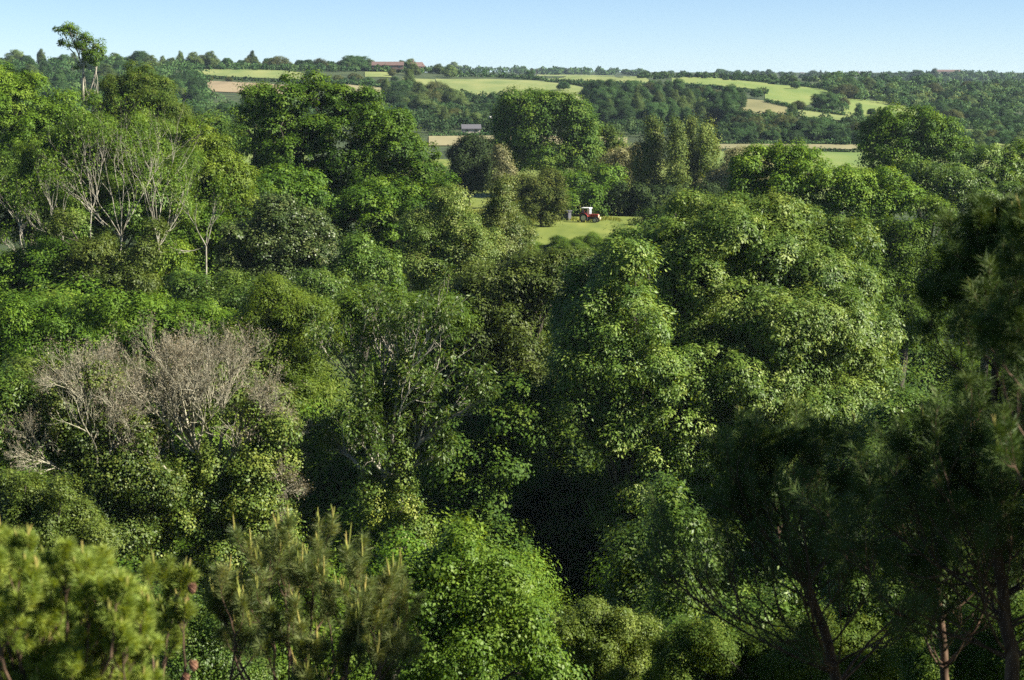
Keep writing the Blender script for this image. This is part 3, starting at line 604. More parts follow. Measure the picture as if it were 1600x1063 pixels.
# ================================================================== pines near the camera
def pine(name, label, stems, d, seed, levels, needles=80, nl=.12, mat='needle', candles=True, trunk=None, cones=(), jit=.12, up=.16, cprob=.75, bark='pine_bark', inner=.9, cat='pine tree', group=None, clen=1.0):
    """stems: list of (start px,py,depth, dir xyz, length m, radius)"""
    r = np.random.default_rng(seed)
    st = np.array([P(s[0], s[1], s[2]) for s in stems]); dr = np.array([s[3] for s in stems], float)
    ln = np.array([s[4] for s in stems], float); rd = np.array([s[5] for s in stems], float)
    bx = P(trunk[0][0], 500, trunk[0][2])[0] if trunk else st[:, 0].mean()
    by = trunk[0][2] if trunk else d
    B = np.array([bx, by, float(G(bx, by)) - .2])
    root = empty(name, tuple(B), label, cat, group)
    parts = []
    if trunk:
        tp = np.array([P(*t[:3]) for t in trunk]); tp = np.concatenate([B[None], tp]); rr = np.array([trunk[0][3] * 1.3] + [t[3] for t in trunk])
        u = np.linspace(0, len(tp) - 1, 24); tpi = np.stack([np.interp(u, np.arange(len(tp)), tp[:, c]) for c in range(3)], -1)
        tpi[1:-1] += r.normal(size=tpi[1:-1].shape) * .012
        parts.append(tubes(tpi[None], np.interp(u, np.arange(len(tp)), rr)[None], 9))
    out, lv = grow(st, dr, ln, rd, levels, r, jit, up, sides=(7, 5, 4, 4, 4))
    parts += out
    if not trunk:     # join the limbs to a trunk below
        hub = st.mean(0) - np.array([0, 0, .5]); 
        tp = bez(B[None], hub[None], 8, .03, r); parts.append(tubes(tp, np.linspace(.09, .06, 8)[None], 8))
        parts.append(tubes(bez(np.repeat(hub[None], len(st), 0), st, 5, .05, r), np.repeat(rd[:, None], 5, 1), 6))
    Vt, Qt = cat_(parts); mk('trunk', Vt - B, Qt, M[bark], root, smooth=True)
    # needles on the last level (all its length) and on the outer half of the one before
    def brush(p, n, lo):
        m, k, _ = p.shape
        t = r.uniform(lo, 1, size=(m, n)) * (k - 1); i = np.minimum(t.astype(int), k - 2); f = (t - i)[..., None]; mi = np.arange(m)[:, None]
        pos = p[mi, i] * (1 - f) + p[mi, i + 1] * f; tg = nrm(p[mi, i + 1] - p[mi, i])
        rad_ = nrm(np.cross(tg, rdir(m * n, r).reshape(m, n, 3)))
        a = nrm(tg * r.uniform(.2, 1.0, size=(m, n, 1)) + rad_ * .85)
        tb = np.repeat(r.normal(size=m) * .16, n)
        return pos.reshape(-1, 3), a.reshape(-1, 3), tb
    A = [brush(lv[-1], needles, .12)]
    if inner: A.append(brush(lv[-2], int(needles * inner), .45))
    pos = np.concatenate([a[0] for a in A]); ax = np.concatenate([a[1] for a in A]); tb = np.concatenate([a[2] for a in A])
    n = len(pos)
    V = leaves(pos, np.cross(ax, rdir(n, r)) + 1e-4, ax, nl * r.uniform(.65, 1.15, size=n), .0030 + .00016 * d)
    NLEAF[0] += n
    mk('crown', V - B, quads(n), M[mat], root, np.clip(.48 + tb + r.normal(size=n) * .15, 0, 1))
    if candles:
        tips = lv[-1][:, -1]; tg = nrm(lv[-1][:, -1] - lv[-1][:, -2])
        k = r.uniform(size=len(tips)) < cprob; tips, tg = tips[k], tg[k]
        nc = 4; c = np.repeat(tips, nc, 0); t = np.repeat(tg, nc, 0); m = len(c)
        dd = nrm(t * .5 + np.array([0, 0, 1.25]) + r.normal(size=(m, 3)) * .20)
        L_ = clen * nl * r.uniform(.3, 1.15, size=m); L_[::nc] *= 1.35
        pp = wander(c, dd, L_, 4, .05, .1, r)
        rad = (.0050 + .00010 * d) * r.uniform(.8, 1.25, size=(m, 1)) * np.array([[1.05, 1.15, .95, .35]])
        Vc, Qc = tubes(pp, rad, 5)
        o = mk('shoot', Vc - B, Qc, M['candle'], root, np.repeat(r.uniform(.1, 1, size=m), len(Qc) // m), smooth=True)
        tag(o, kind='stuff')
    for (px, py, dd_, sz) in cones:
        c = P(px, py, dd_); k = 60; i = np.arange(k); z = 1 - 2 * (i + .5) / k; ph = i * 2.4
        q = np.stack([np.sqrt(1 - z * z) * np.cos(ph), np.sqrt(1 - z * z) * np.sin(ph), z], -1)
        p = c + q * np.array([.62, .62, 1]) * sz * .42
        Vs = leaves(p, nrm(q + np.array([0, 0, .8])), q * .9 + np.array([0, 0, .5]), sz * .34, sz * .36)
        core = wander((c - np.array([0, 0, sz * .4]))[None], np.array([[0, 0, 1.]]), np.array([sz * .8]), 7, 0, 0, r)
        Vc, Qc = tubes(core, (np.sin(np.linspace(.25, PI - .2, 7)) * sz * .27)[None], 9)
        Vv, Qq = cat_([(Vs, quads(k)), (Vc, Qc)])
        mk('pine_cone', Vv - B, Qq, M['cone'], root, r.uniform(0, 1, size=len(Qq)))
    return root
r_ = np.random.default_rng(99)
def up_dirs(n, sx, sy, ux=0.0):
    return [(ux + r_.uniform(-sx, sx), r_.uniform(-sy, sy), 1.0) for _ in range(n)]
# bottom left, very near and out of focus
st = []
for _ in range(170):
    x = r_.uniform(-50, 215); y = np.interp(x, [-50, 0, 50, 85, 120, 160, 220], [880, 862, 840, 822, 850, 900, 935]) + 85 + 330 * r_.uniform() ** 1.15
    st.append((x, y, r_.uniform(10.3, 11.7), (r_.uniform(-.35, .45), r_.uniform(-.3, .3), 1), r_.uniform(.24, .34), .008))
pine('pine_tree', 'blurred bright green young pine filling the lower left corner', st, 11, 201, ((5, .55, .7, .9), (3, .5, .75, .8)), needles=130, nl=.075, mat='bneedle', cprob=.15,
     cones=[])
st = [(x, y, 15.0 + dz, (ux, r_.uniform(-.3, .3), uz), ln, .012) for x, y, dz, ux, uz, ln in [
    (235, 1080, 0, .3, 1, .55), (215, 1020, .4, .7, 1, .6), (260, 1000, .3, .3, 1, .42), (290, 1050, -.2, .1, 1, .42), (235, 980, .5, .9, .6, .4)]]
pine('pine_tree', 'sparse pine top with brown cones, second from the left corner', st, 15, 202, ((5, .5, .7, .9), (3, .5, .75, .7)), needles=130, nl=.085, mat='bneedle', cprob=.5,
     cones=[(300, 917, 14.8, .085), (302, 1038, 14.8, .085), (290, 1056, 14.8, .08), (291, 938, 14.9, .06)])
# pine with upright candles, bottom centre left
st = [(x, y, 20 + dz, (ux, r_.uniform(-.25, .25), uz), ln, .018) for x, y, dz, ux, uz, ln in [
    (430, 1075, 0, 0, 1, 1.25), (470, 1080, .3, .1, 1, 1.3), (520, 1100, 0, .3, 1, 1.3), (500, 1090, -.6, .5, 1, 1.1), (400, 1080, .2, -.3, 1, .9), (555, 1120, .2, .45, 1, 1.1),
    (440, 1120, -.8, .1, 1, .9), (360, 1120, -.3, -.15, 1, 1.1), (590, 1150, -.2, .3, 1, 1.05), (380, 1060, .8, -.45, 1, .8), (540, 1140, -1, .1, 1, .8), (480, 1150, -1.2, 0, 1, .7), (620, 1180, .6, .1, 1, 1.0), (450, 1000, .8, .1, 1, .9)]]
pine('pine_tree', 'pine with many upright tan candles at the bottom left of centre', st, 20, 203, ((8, .5, .7, 1.0), (4, .46, .75, .8)), needles=150, nl=.12, mat='needle', cprob=.42, clen=1.35)
# tall dark pines on the right
def limbs_along(tr, n, lens, lo=.15, sgn=0, tilt=.35):
    tp = np.array([t[:3] for t in tr]); out = []
    for i in range(n):
        u = r_.uniform(lo, 1) * (len(tp) - 1); k = min(int(u), len(tp) - 2); f = u - k
        p = tp[k] * (1 - f) + tp[k + 1] * f; a = r_.uniform(0, 2 * PI)
        hh = u / (len(tp) - 1)
        l = (lens[0] + (lens[1] - lens[0]) * hh) * r_.uniform(.6, 1.15)
        out.append((p[0], p[1], p[2], (math.cos(a) + sgn, math.sin(a) * .7, tilt + .5 * hh), l, .015 * (l / 1.5) ** .7))
    return out
trA = [(1312, 1080, 20.5, .065), (1272, 940, 20.5, .05), (1238, 860, 20.5, .04), (1225, 790, 20.5, .03), (1200, 725, 20.5, .012)]
PL = ((8, .5, .66, .85), (5, .42, .75, .7))
pine('pine_tree', 'dark shaded pine with a bent trunk in front of the giant ash', limbs_along(trA, 34, (2.0, .4), .0), 20.5, 211, PL, needles=42, nl=.14, mat='shade_needle', trunk=trA, cprob=.03)
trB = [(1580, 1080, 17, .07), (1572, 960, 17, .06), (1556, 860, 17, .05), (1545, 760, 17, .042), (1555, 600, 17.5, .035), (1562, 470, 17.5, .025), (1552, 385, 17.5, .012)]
pine('pine_tree', 'tallest dark pine along the right border', limbs_along(trB, 66, (1.7, .5), .05), 17, 212, PL, needles=60, nl=.14, mat='shade_needle', trunk=trB, cprob=.03)
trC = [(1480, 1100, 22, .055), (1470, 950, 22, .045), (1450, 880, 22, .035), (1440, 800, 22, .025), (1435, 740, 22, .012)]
pine('pine_tree', 'dark pine between the bent one and the tallest', limbs_along(trC, 30, (1.7, .4), .0), 22, 213, PL, needles=42, nl=.14, mat='shade_needle', trunk=trC, cprob=.03)
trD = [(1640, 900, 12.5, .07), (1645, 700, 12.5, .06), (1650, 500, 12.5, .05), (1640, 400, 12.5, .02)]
pine('pine_tree', 'nearest blurred pine branch tips with a pale shoot on the right border', limbs_along(trD, 14, (.8, .4), .1, -.5), 12.5, 214, ((6, .48, .66, .7), (4, .42, .75, .6)), needles=70, nl=.11, mat='shade_needle', trunk=trD, cprob=.15)
# long bare looking pine limb crossing the foot of the picture
trE = [(1330, 1075, 20, .05)]
# unseen oaks added beyond the right border to shade the dark pines
for i, (px, py, d) in enumerate([(2250, 420, 14), (2080, 400, 18), (2060, 480, 24)]):
    q = 24 / d * 15 / 20
    tree('oak_tree', 'unseen leafy oak added beyond the right border to shade the pines', 'sycamore', d, [(px + dx * 300, py + dy * 260, 290, 270) for dx, dy in [(0, 0), (.8, .5), (.2, 1.1), (.9, -.2), (.9, 1.5)]], 700 + i, group='shading oaks added beyond the right border', size=1.3, dens=1.2)

for i, (px, py, d) in enumerate([(1760, 470, 84), (1800, 560, 72), (1720, 520, 96), (1820, 640, 52), (1850, 700, 42)]):  # unseen ashes put in to block sun from the hollow floor
    tree('ash_tree', 'unseen ash added beyond the right border to shade the hollow', 'ash', d, [(px + dx, py + dy, 75, 70) for dx, dy in [(0, 0), (80, 40), (-20, 110), (90, 140), (30, 220)]], 720 + i, group='shading ashes added beyond the right border', size=1.4, dens=.9)
# ================================================================== understorey in the valley
def arche(name, lobes, spec, d, size, dens, seed, mats, trunk=None, per_clump=1.0):
    """one mesh: crown (slot 0) and trunk (slot 1), standing on the origin"""
    r = np.random.default_rng(seed)
    V, t, C = foliage(np.array(lobes, float), spec, d, dens, r, size, per_clump)
    parts = [(V, quads(len(t)))]; nl = len(t)
    top = max(l[2] for l in lobes)
    tp = bez(np.array([[0, 0, -.3]]), np.array([[0, 0, top * .8]]), 6, .03, r)
    R = trunk or top * .03
    parts.append(tubes(tp, np.linspace(R, R * .4, 6)[None], 6))
    c = np.array([l[:3] for l in lobes]); parts.append(tubes(bez(np.repeat(tp[:, 2], len(c), 0), c, 5, .1, r), np.full((len(c), 5), R * .35), 4))
    Vv, Qq = cat_(parts)
    o = mk(name, Vv, Qq, mats, None, np.concatenate([t, np.zeros(len(Qq) - nl)]))
    mi = np.zeros(len(Qq), dtype=np.int32); mi[nl:] = 1
    o.data.polygons.foreach_set('material_index', mi)
    COL.objects.unlink(o)
    return o
def put(src, name, x, y, z, sw, sh, rot, label, cat, group=None):
    o = src.copy(); o.name = name; COL.objects.link(o)
    o.location = (x, y, z); o.scale = (sw, sw, sh); o.rotation_euler = (0, 0, rot)
    return tag(o, label, cat, group)
B_ = M['bark']
BUSH = [arche('bush', [(0, 0, 1.6, 1.7, 1.7, 1.5), (1.2, .4, 1.2, 1.2, 1.2, 1.1), (-1.1, -.5, 1.3, 1.3, 1.3, 1.2), (.1, -1.1, 1.0, 1.3, 1.2, .9)], s, 90, .60, 1.0, 300 + i, [M[m], B_]) for i, (s, m) in enumerate([('sycamore', 'sycamore'), ('ash', 'bright2'), ('sycamore', 'oak'), ('ash', 'olive_g')])]
BUSHN = [arche('bush', [(0, 0, 1.6, 1.7, 1.7, 1.5), (1.2, .4, 1.2, 1.2, 1.2, 1.1), (-1.1, -.5, 1.3, 1.3, 1.3, 1.2), (.1, -1.1, 1.0, 1.3, 1.2, .9)], s, 60, .6, .9, 310 + i, [M[m], B_], per_clump=.6) for i, (s, m) in enumerate([('sycamore', 'oak'), ('ash', 'bright2')])]
ru = np.random.default_rng(5)
for i in range(210):
    y = ru.uniform(36, 214); x = ru.uniform(-.31, .31) * y
    if y > 60 and abs(x) > .29 * y: continue
    if y < 54 or (58 < y < 112 and 790 < 800 + x / y * F < 1010): continue
    z = float(G(x, y)); s = ru.uniform(1.0, 1.9) * (1.5 if y > 90 else .7 if y < 62 else .9)
    s *= .5 if y > 178 else 1.0
    put(BUSH[i % 4] if y > 75 else BUSHN[i % 2], 'understorey_bush', x, y, z - .2, s, s * ru.uniform(.8, 1.25), ru.uniform(0, 6.3), '%s %s understorey bush, %s, %s' % ('large' if s > 1.6 else 'small', ['dark green', 'fresh green', 'very dark', 'golden green'][i % 4] if y > 75 else ['very dark', 'fresh green'][i % 2], 'on the slope just below the pines' if y < 70 else 'in the shaded hollow' if y < 110 else 'on the valley floor' if y < 160 else 'on the bank below the meadow', ['far left', 'left of centre', 'near the centre', 'right of centre', 'far right'][int(np.clip((x / y + .31) / .62 * 5, 0, 4.9))]), 'bush', 'understorey bushes of the wooded valley')
for i in range(11):
    px = 822 + 15 * i + ru.uniform(-6, 6); y = ru.uniform(223, 228.5); x = (px - 800) / F * y; s = ru.uniform(.45, .95)
    put(BUSHN[i % 2], 'field_edge_bush', x, y, float(G(x, y)) - .15, s * 1.2, s * ru.uniform(.6, 1), ru.uniform(0, 6.3), 'low ragged bush on the near edge of the meadow', 'bush', 'bushes along the near edge of the meadow')
def groundcover():
    r = np.random.default_rng(8); n = 220000
    y = 4 + 221 * r.uniform(size=n) ** .8; x = r.uniform(-.34, .34, size=n) * (y + 6)
    k = 1 + hsh(x * .8, y * .8, 2.0) * .5
    p = np.stack([x, y, G(x, y) + r.uniform(0, .9, size=n) * k], -1)
    V = leaves(p, nrm(r.normal(size=(n, 3)) * .7 + np.array([0, 0, 1])), rdir(n, r), r.uniform(.08, .2, size=n) * (1 + y / 160), .07 * (1 + y / 100))
    tag(mk('undergrowth', V, quads(n), M['oak'], None, r.uniform(0, 1, size=n)), kind='stuff')
groundcover()
# long grass along the edge of the meadow
def grass():
    r = np.random.default_rng(9); n = 26000
    y = r.uniform(226, 300, size=n); x = r.uniform(-12, 16, size=n)
    k = (np.abs(y - 281 - 2 * np.sin(x)) < 3.2) | (x < .115 * (y - 226) - 6 + r.normal(size=n) * .8) & (x > -10) 
    x, y = x[k], y[k]; n = len(x)
    p = np.stack([x, y, G(x, y) + .1], -1)
    V = leaves(p, nrm(r.normal(size=(n, 3)) * .6 + np.array([0, -1, .2])), np.array([0, 0, 1.]) + r.normal(size=(n, 3)) * .25, r.uniform(.2, .5, size=n), .12)
    tag(mk('grass', V, quads(n), M['yellow'], None, r.uniform(0, 1, size=n)), kind='stuff')
grass()

# ================================================================== far hillside
FT = {
 'round':  arche('tree', [(0, 0, 5.6, 4.2, 4.2, 3.6), (2.4, 1, 4.6, 2.8, 2.8, 2.6), (-2.4, -.6, 4.8, 2.9, 2.9, 2.6), (.2, -2.2, 4.2, 2.8, 2.8, 2.4)], 'oak', 700, .32, 1.0, 401, [M['far'], B_], per_clump=.36),
 'round2': arche('tree', [(.5, 0, 6.2, 3.6, 3.6, 3.2), (2.6, -1, 4.2, 3.2, 3.2, 2.8), (-2.2, .6, 3.9, 3.1, 3.1, 2.9), (.2, -2.2, 3.2, 3.2, 3.2, 2.4)], 'oak', 700, .32, 1.0, 402, [M['fary'], B_], per_clump=.36),
 'tall':   arche('tree', [(0, 0, 8.6, 2.4, 2.4, 3.6), (.8, .6, 6.0, 2.9, 2.9, 3.6), (-1.0, -.6, 5.0, 2.9, 2.9, 3.6), (.4, -1, 3.2, 3.0, 3.0, 2.4)], 'oak', 700, .31, 1.0, 403, [M['far'], B_], per_clump=.36),
 'tally':  arche('tree', [(0, 0, 8.8, 2.1, 2.1, 3.4), (.6, .6, 6.0, 2.5, 2.5, 3.6), (-.8, -.6, 4.6, 2.6, 2.6, 3.6)], 'poplar', 700, .30, .9, 404, [M['fary'], B_], per_clump=.36),
 'bush':   arche('bush', [(0, 0, 2.6, 4.2, 3.2, 2.6), (3, .4, 2.0, 2.8, 2.8, 2.0), (-3, -.4, 2.2, 2.8, 2.8, 2.2)], 'oak', 700, .30, 1.0, 405, [M['far'], B_], per_clump=.36),
 'brown':  arche('bush', [(0, 0, 3.4, 3.6, 3.2, 3.0), (2.4, .4, 2.6, 2.6, 2.6, 2.4), (-2.4, -.4, 2.8, 2.6, 2.6, 2.2)], 'oak', 700, .30, .8, 406, [M['farb'], B_], per_clump=.36),
 'dark':   arche('tree', [(0, 0, 7.4, 1.3, 1.3, 2.6), (0, 0, 5.6, 2.2, 2.2, 2.4), (0, 0, 3.6, 3.0, 3.0, 2.4)], 'holly', 700, .28, 1.0, 407, [M['holly'], B_], per_clump=.36),
}
FH = {'round': 9.4, 'round2': 9.6, 'tall': 12.2, 'tally': 12.4, 'bush': 5.3, 'brown': 6.6, 'dark': 10.2}
FPOLY = [[(305, 108), (500, 116), (500, 127), (315, 119)], [(318, 127), (480, 137), (480, 151), (330, 145)], [(535, 130), (600, 137), (600, 152), (545, 143)],
 [(570, 113), (610, 114), (612, 122), (570, 121)], [(628, 123), (680, 125), (680, 135), (640, 134)], [(680, 124), (840, 127), (926, 143), (926, 166), (840, 152), (690, 142)],
 [(838, 117), (960, 119), (1014, 126), (1012, 132), (848, 126)], [(1045, 120), (1200, 131), (1196, 142), (1050, 130)], [(1195, 132), (1300, 144), (1300, 156), (1255, 168), (1195, 158)],
 [(1318, 155), (1440, 172), (1440, 192), (1318, 182)], [(1140, 153), (1230, 163), (1230, 184), (1145, 176)], [(1240, 168), (1330, 178), (1330, 190), (1245, 182)],
 [(670, 213), (980, 216), (980, 228), (670, 230)], [(1120, 226), (1350, 228), (1350, 236), (1120, 235)]]
def inpoly(x, y, p):
    c = False; j = len(p) - 1
    for i in range(len(p)):
        if (p[i][1] > y) != (p[j][1] > y) and x < (p[j][0] - p[i][0]) * (y - p[i][1]) / (p[j][1] - p[i][1]) + p[i][0]: c = not c
        j = i
    return c
rf = np.random.default_rng(77); PLACED = []
LOOK = {'round': 'rounded dark green', 'round2': 'broad pale green', 'tall': 'tall narrow dark green', 'tally': 'slender pale green', 'bush': 'low dark green', 'brown': 'brownish green', 'dark': 'pointed very dark'}
def far_tree(px, py, hpx, kind, label, group, cat=None, wf=1.0):
    q = hit(px, py); h = hpx * q[1] / F
    s = h / FH[kind]; sw = s * wf * rf.uniform(.9, 1.2)
    nm = {'bush': 'hillside_bush', 'brown': 'hillside_bush'}.get(kind, 'hillside_tree')
    put(FT[kind], nm, q[0], q[1], q[2] - .2, sw, s, rf.uniform(0, 6.3), label, cat or ('bush' if 'bush' in nm else 'tree'), group)
def region(x0, x1, yt, yb, n, hp, kinds, place, group, gap=.55, wf=1.0):
    """scatter trees whose feet lie between rows yt(x) and yb(x)"""
    k = t = 0
    while k < n and t < n * 40:
        t += 1
        x = rf.uniform(x0, x1); u = (x - x0) / (x1 - x0)
        a = np.interp(u, np.linspace(0, 1, len(yt)), yt); b = np.interp(u, np.linspace(0, 1, len(yb)), yb)
        v = rf.uniform() ** .8; y = a + (b - a) * v; h = rf.uniform(*hp)
        if any(inpoly(x, yy, p) for p in FPOLY for yy in (y, y - h * .45, y - h * .8)) and rf.uniform() < .96: continue
        if any(abs(x - X) < h * gap * 1.1 and abs(y - Y) < h * .22 for X, Y in PLACED): continue
        kd = kinds[rf.integers(len(kinds))]; PLACED.append((x, y))
        big = 'larger' if h > (hp[0] + hp[1]) / 2 else 'smaller'
        row = ('upper ' if v < .5 else 'lower ') if b - a > 15 else ''
        lab = '%s %s %s, %s%s of %s' % (big, LOOK[kd], 'bush' if kd in ('bush', 'brown') else 'tree', row, ['left end', 'left middle', 'right middle', 'right end'][int(u * 3.999)], place)
        far_tree(x, y, h, kd, lab, group, wf=wf); k += 1
region(-20, 330, [104, 104, 108], [112, 110, 112], 26, (18, 30), ['round', 'round2', 'round', 'tally'], 'the left skyline wood', 'skyline wood at far left')
region(-20, 340, [112, 112, 125], [175, 178, 172], 40, (24, 36), ['round', 'round', 'round2', 'tall', 'tall'], 'the left wooded slope', 'wooded slope under the left skyline')
region(300, 580, [105, 107], [107, 112], 40, (9, 21), ['round', 'round', 'round2', 'brown'], 'the ridge left of the barn', 'ridge trees left of the barn')
region(320, 620, [124, 122, 124], [128, 130, 136], 14, (7, 15), ['round', 'bush', 'brown'], 'the upper left field hedges', 'trees between the upper left fields')
region(600, 720, [108, 114], [122, 124], 9, (12, 22), ['round', 'round2', 'brown'], 'the trees round the barn', 'trees round the barn')
region(560, 790, [150, 150, 165], [205, 205, 206], 34, (24, 38), ['round', 'round2', 'tall', 'tally', 'brown'], 'the wood above the grey roof', 'mixed wood above the grey roof')
region(926, 1160, [160, 158, 172], [206, 208, 205], 46, (28, 44), ['tall', 'tall', 'tall', 'tally', 'round'], 'the dense central hillside wood', 'tall wood at the centre of the hillside', gap=.4)
region(900, 1150, [136, 140, 150], [150, 152, 160], 14, (11, 18), ['round', 'bush', 'brown'], 'the scrub above the central wood', 'bushes above the central wood')
region(1150, 1345, [186, 190], [222, 224], 34, (20, 32), ['round', 'round2', 'tally', 'brown', 'tall'], 'the thicket behind the maple', 'mixed thicket behind the maple')
region(1120, 1350, [222, 224], [226, 227], 13, (20, 26), ['round', 'round'], 'the row beside the stubble strip', 'row of trees beside the stubble strip')
region(1060, 1330, [142, 150, 165], [152, 168, 180], 14, (10, 16), ['round', 'brown', 'bush'], 'the right hand green fields', 'hedgerow trees among the right fields')
region(1440, 1620, [228, 228], [246, 252], 12, (22, 34), ['round', 'round2'], 'the right hand hedge line', 'hedge line trees at right')
region(200, 420, [188, 188], [206, 206], 12, (20, 30), ['round', 'round2'], 'the dip behind the left bank', 'trees in the dip behind the left bank')
region(700, 1320, [116, 118, 120], [119, 120, 124], 26, (6, 12), ['round', 'bush', 'round', 'dark'], 'the skyline right of the barn', 'small skyline trees right of the barn')
region(1300, 1610, [128, 128], [226, 228], 46, (15, 25), ['round', 'round2', 'bush', 'tall', 'brown'], 'the hazy right hand slope', 'hazy wooded slope at far right')
# singled out ones
far_tree(556, 110, 24, 'round', 'largest dome shaped tree on the ridge left of the red roofed barn', None, wf=1.5)
far_tree(394, 104, 24, 'dark', 'small dark pointed conifer breaking the skyline at upper left', None)
far_tree(640, 145, 34, 'tally', 'tall pale willow like tree in the middle of the slope under the barn', None)
far_tree(632, 168, 26, 'round2', 'light green domed tree just above the large sycamore', None, wf=1.6)
far_tree(1288, 172, 28, 'round', 'dark lone oak between the two right hand green fields', None, wf=1.2)
far_tree(1362, 182, 13, 'round', 'little lone tree standing in the right hand green field', None)
far_tree(1385, 182, 15, 'round2', 'second little tree in the right hand green field, nearer the dark domed tree', None)
far_tree(1243, 140, 13, 'round', 'bush at the top corner of the right hand green field', None)
far_tree(1510, 119, 9, 'dark', 'tiny pointed tree on the hazy far skyline at right', None)
far_tree(880, 142, 15, 'round', 'bushy tree at the corner between the two upper meadows', None, wf=1.3)
far_tree(920, 165, 14, 'round', 'round bush on the lower right corner of the largest yellow field', None)
# masses too many to count
def mass(name, x0, x1, yt, yb, n, hp, mat, seed, per=110, fmat=None):
    r = np.random.default_rng(seed); Vs, ts = [], []
    for _ in range(n):
        x = r.uniform(x0, x1); u = (x - x0) / (x1 - x0)
        a = np.interp(u, np.linspace(0, 1, len(yt)), yt); b = np.interp(u, np.linspace(0, 1, len(yb)), yb)
        y = r.uniform(a, b); h = r.uniform(*hp)
        if any(inpoly(x, yy, p) for p in FPOLY for yy in (y, y - h * .6)): continue
        q = hit(x, y); k = q[1] / F; hh = h * k; w = hh * r.uniform(.5, .9)
        e = rdir(per, r); e[:, 2] = np.abs(e[:, 2]) * np.where(r.uniform(size=per) < .8, 1, -1)
        p = q + np.array([0, 0, hh * .45]) + e * np.array([w, w, hh * .55]) * r.uniform(.8, 1.05, size=(per, 1))
        s = 2.6 * k
        Vs.append(leaves(p, nrm(e + r.normal(size=(per, 3)) * .35), rdir(per, r), s * 1.5, s)); ts.append(np.clip(r.normal() * .25 + .5 + r.normal(size=per) * .15, 0, 1))
    V = np.concatenate(Vs)
    tag(mk(name, V, quads(len(V) // 4), M[mat], None, np.concatenate(ts)), kind='stuff')
mass('distant_wood', -30, 340, [110, 108, 116], [180, 182, 186], 330, (14, 24), 'far', 500)
mass('distant_wood', 560, 800, [150, 150, 165], [208, 210, 210], 220, (12, 22), 'far', 501)
mass('distant_wood', 925, 1350, [165, 165, 200], [212, 222, 226], 330, (14, 24), 'far', 502)
mass('distant_wood', 1290, 1640, [125, 124], [228, 230], 700, (9, 17), 'far', 503)
mass('distant_wood', 1000, 1640, [118, 120, 119], [124, 130, 126], 240, (4, 8), 'far', 504)
mass('distant_wood', 1180, 1640, [141, 150, 140], [150, 175, 170], 160, (8, 14), 'fary', 505)
mass('distant_wood', 290, 1010, [106, 116], [109, 120], 240, (5, 11), 'far', 507, 60)
mass('distant_wood', 280, 720, [170, 176], [200, 205], 170, (12, 20), 'far', 506)
# hedgerows: each one thing
def hedge(pts, hpx, label, mat='far', dens=1.0, seed=0):
    r = np.random.default_rng(600 + seed)
    q = np.array([hit(*p) for p in pts]); seg = np.linalg.norm(np.diff(q, axis=0), axis=1); tot = seg.sum()
    cum = np.concatenate([[0], np.cumsum(seg)])
    Y = q[:, 1].mean(); h0 = hpx * Y / F; n = int(dens * tot * h0 / (Y / F * 2.2) ** 2 * 3.2)
    u = r.uniform(0, tot, size=n); c = np.stack([np.interp(u, cum, q[:, k]) for k in range(3)], -1); c[:, 2] = G(c[:, 0], c[:, 1])
    hh = h0 * (.72 + .25 * np.sin(u / h0 * 1.3 + 2 * np.sin(u / h0 * .45)) + .12 * r.normal(size=n)); wdt = h0 * .45
    a = r.uniform(0, PI, size=n); rr = r.uniform(.75, 1.05, size=n)
    e = np.stack([np.cos(a) * 0 + r.normal(size=n) * .3, np.cos(a), np.sin(a)], -1)
    p = c + np.stack([r.normal(size=n) * .3, np.cos(a) * wdt * rr, np.abs(np.sin(a)) * hh * rr], -1)
    s = Y / F * 2.3
    V = leaves(p, nrm(e + r.normal(size=(n, 3)) * .4), rdir(n, r), s * 1.5, s)
    o = mk('hedgerow', V - q[0], quads(n), M[mat], None, np.clip(.5 + .3 * np.sin(u / h0 * .8) + r.normal(size=n) * .15, 0, 1), loc=tuple(q[0]))
    tag(o, label, 'hedge')
H_ = [([(300, 122), (400, 127), (490, 131)], 6, 'dark hedge between the pale and the brown field at upper left'),
 ([(480, 128), (560, 134), (650, 146)], 9, 'long dark hedge slanting down right under the red roofed barn'),
 ([(300, 108), (450, 110), (600, 112)], 6, 'hedge topping the pale field on the left skyline'),
 ([(700, 120), (780, 121), (850, 126)], 8, 'dark hedge along the top of the largest yellow field'),
 ([(880, 131), (940, 140), (960, 150)], 8, 'hedge down the right side of the largest yellow field'),
 ([(850, 128), (930, 131), (1010, 134)], 6, 'hedge below the thin upper yellow field'),
 ([(1010, 122), (1050, 121), (1130, 122), (1210, 131)], 7, 'dark hedge above the first long green field at right'),
 ([(1040, 133), (1110, 140), (1200, 148)], 8, 'hedge below the first long green field at right'),
 ([(1200, 131), (1290, 140), (1350, 152), (1440, 166)], 9, 'dark hedge stepping down above the two right hand green fields'),
 ([(1195, 160), (1250, 172), (1320, 182)], 7, 'hedge between green field and pale strip at right'),
 ([(1420, 172), (1480, 178), (1530, 184)], 7, 'hedge beyond the dark domed tree at right'),
 ([(1440, 148), (1520, 150), (1610, 156)], 7, 'hazy hedge line across the wooded slope at right'),
 ([(670, 213), (760, 212), (830, 213)], 7, 'hedge behind the tan stubble field at centre'),
 ([(1120, 226), (1230, 226), (1350, 227)], 9, 'dark hedge along the back of the tan stubble strip at right'),
 ([(1130, 238), (1230, 238), (1345, 240)], 8, 'hedge in front of the tan stubble strip at right'),
]
for i, (p, h, l) in enumerate(H_): hedge(p, h, l, seed=i)

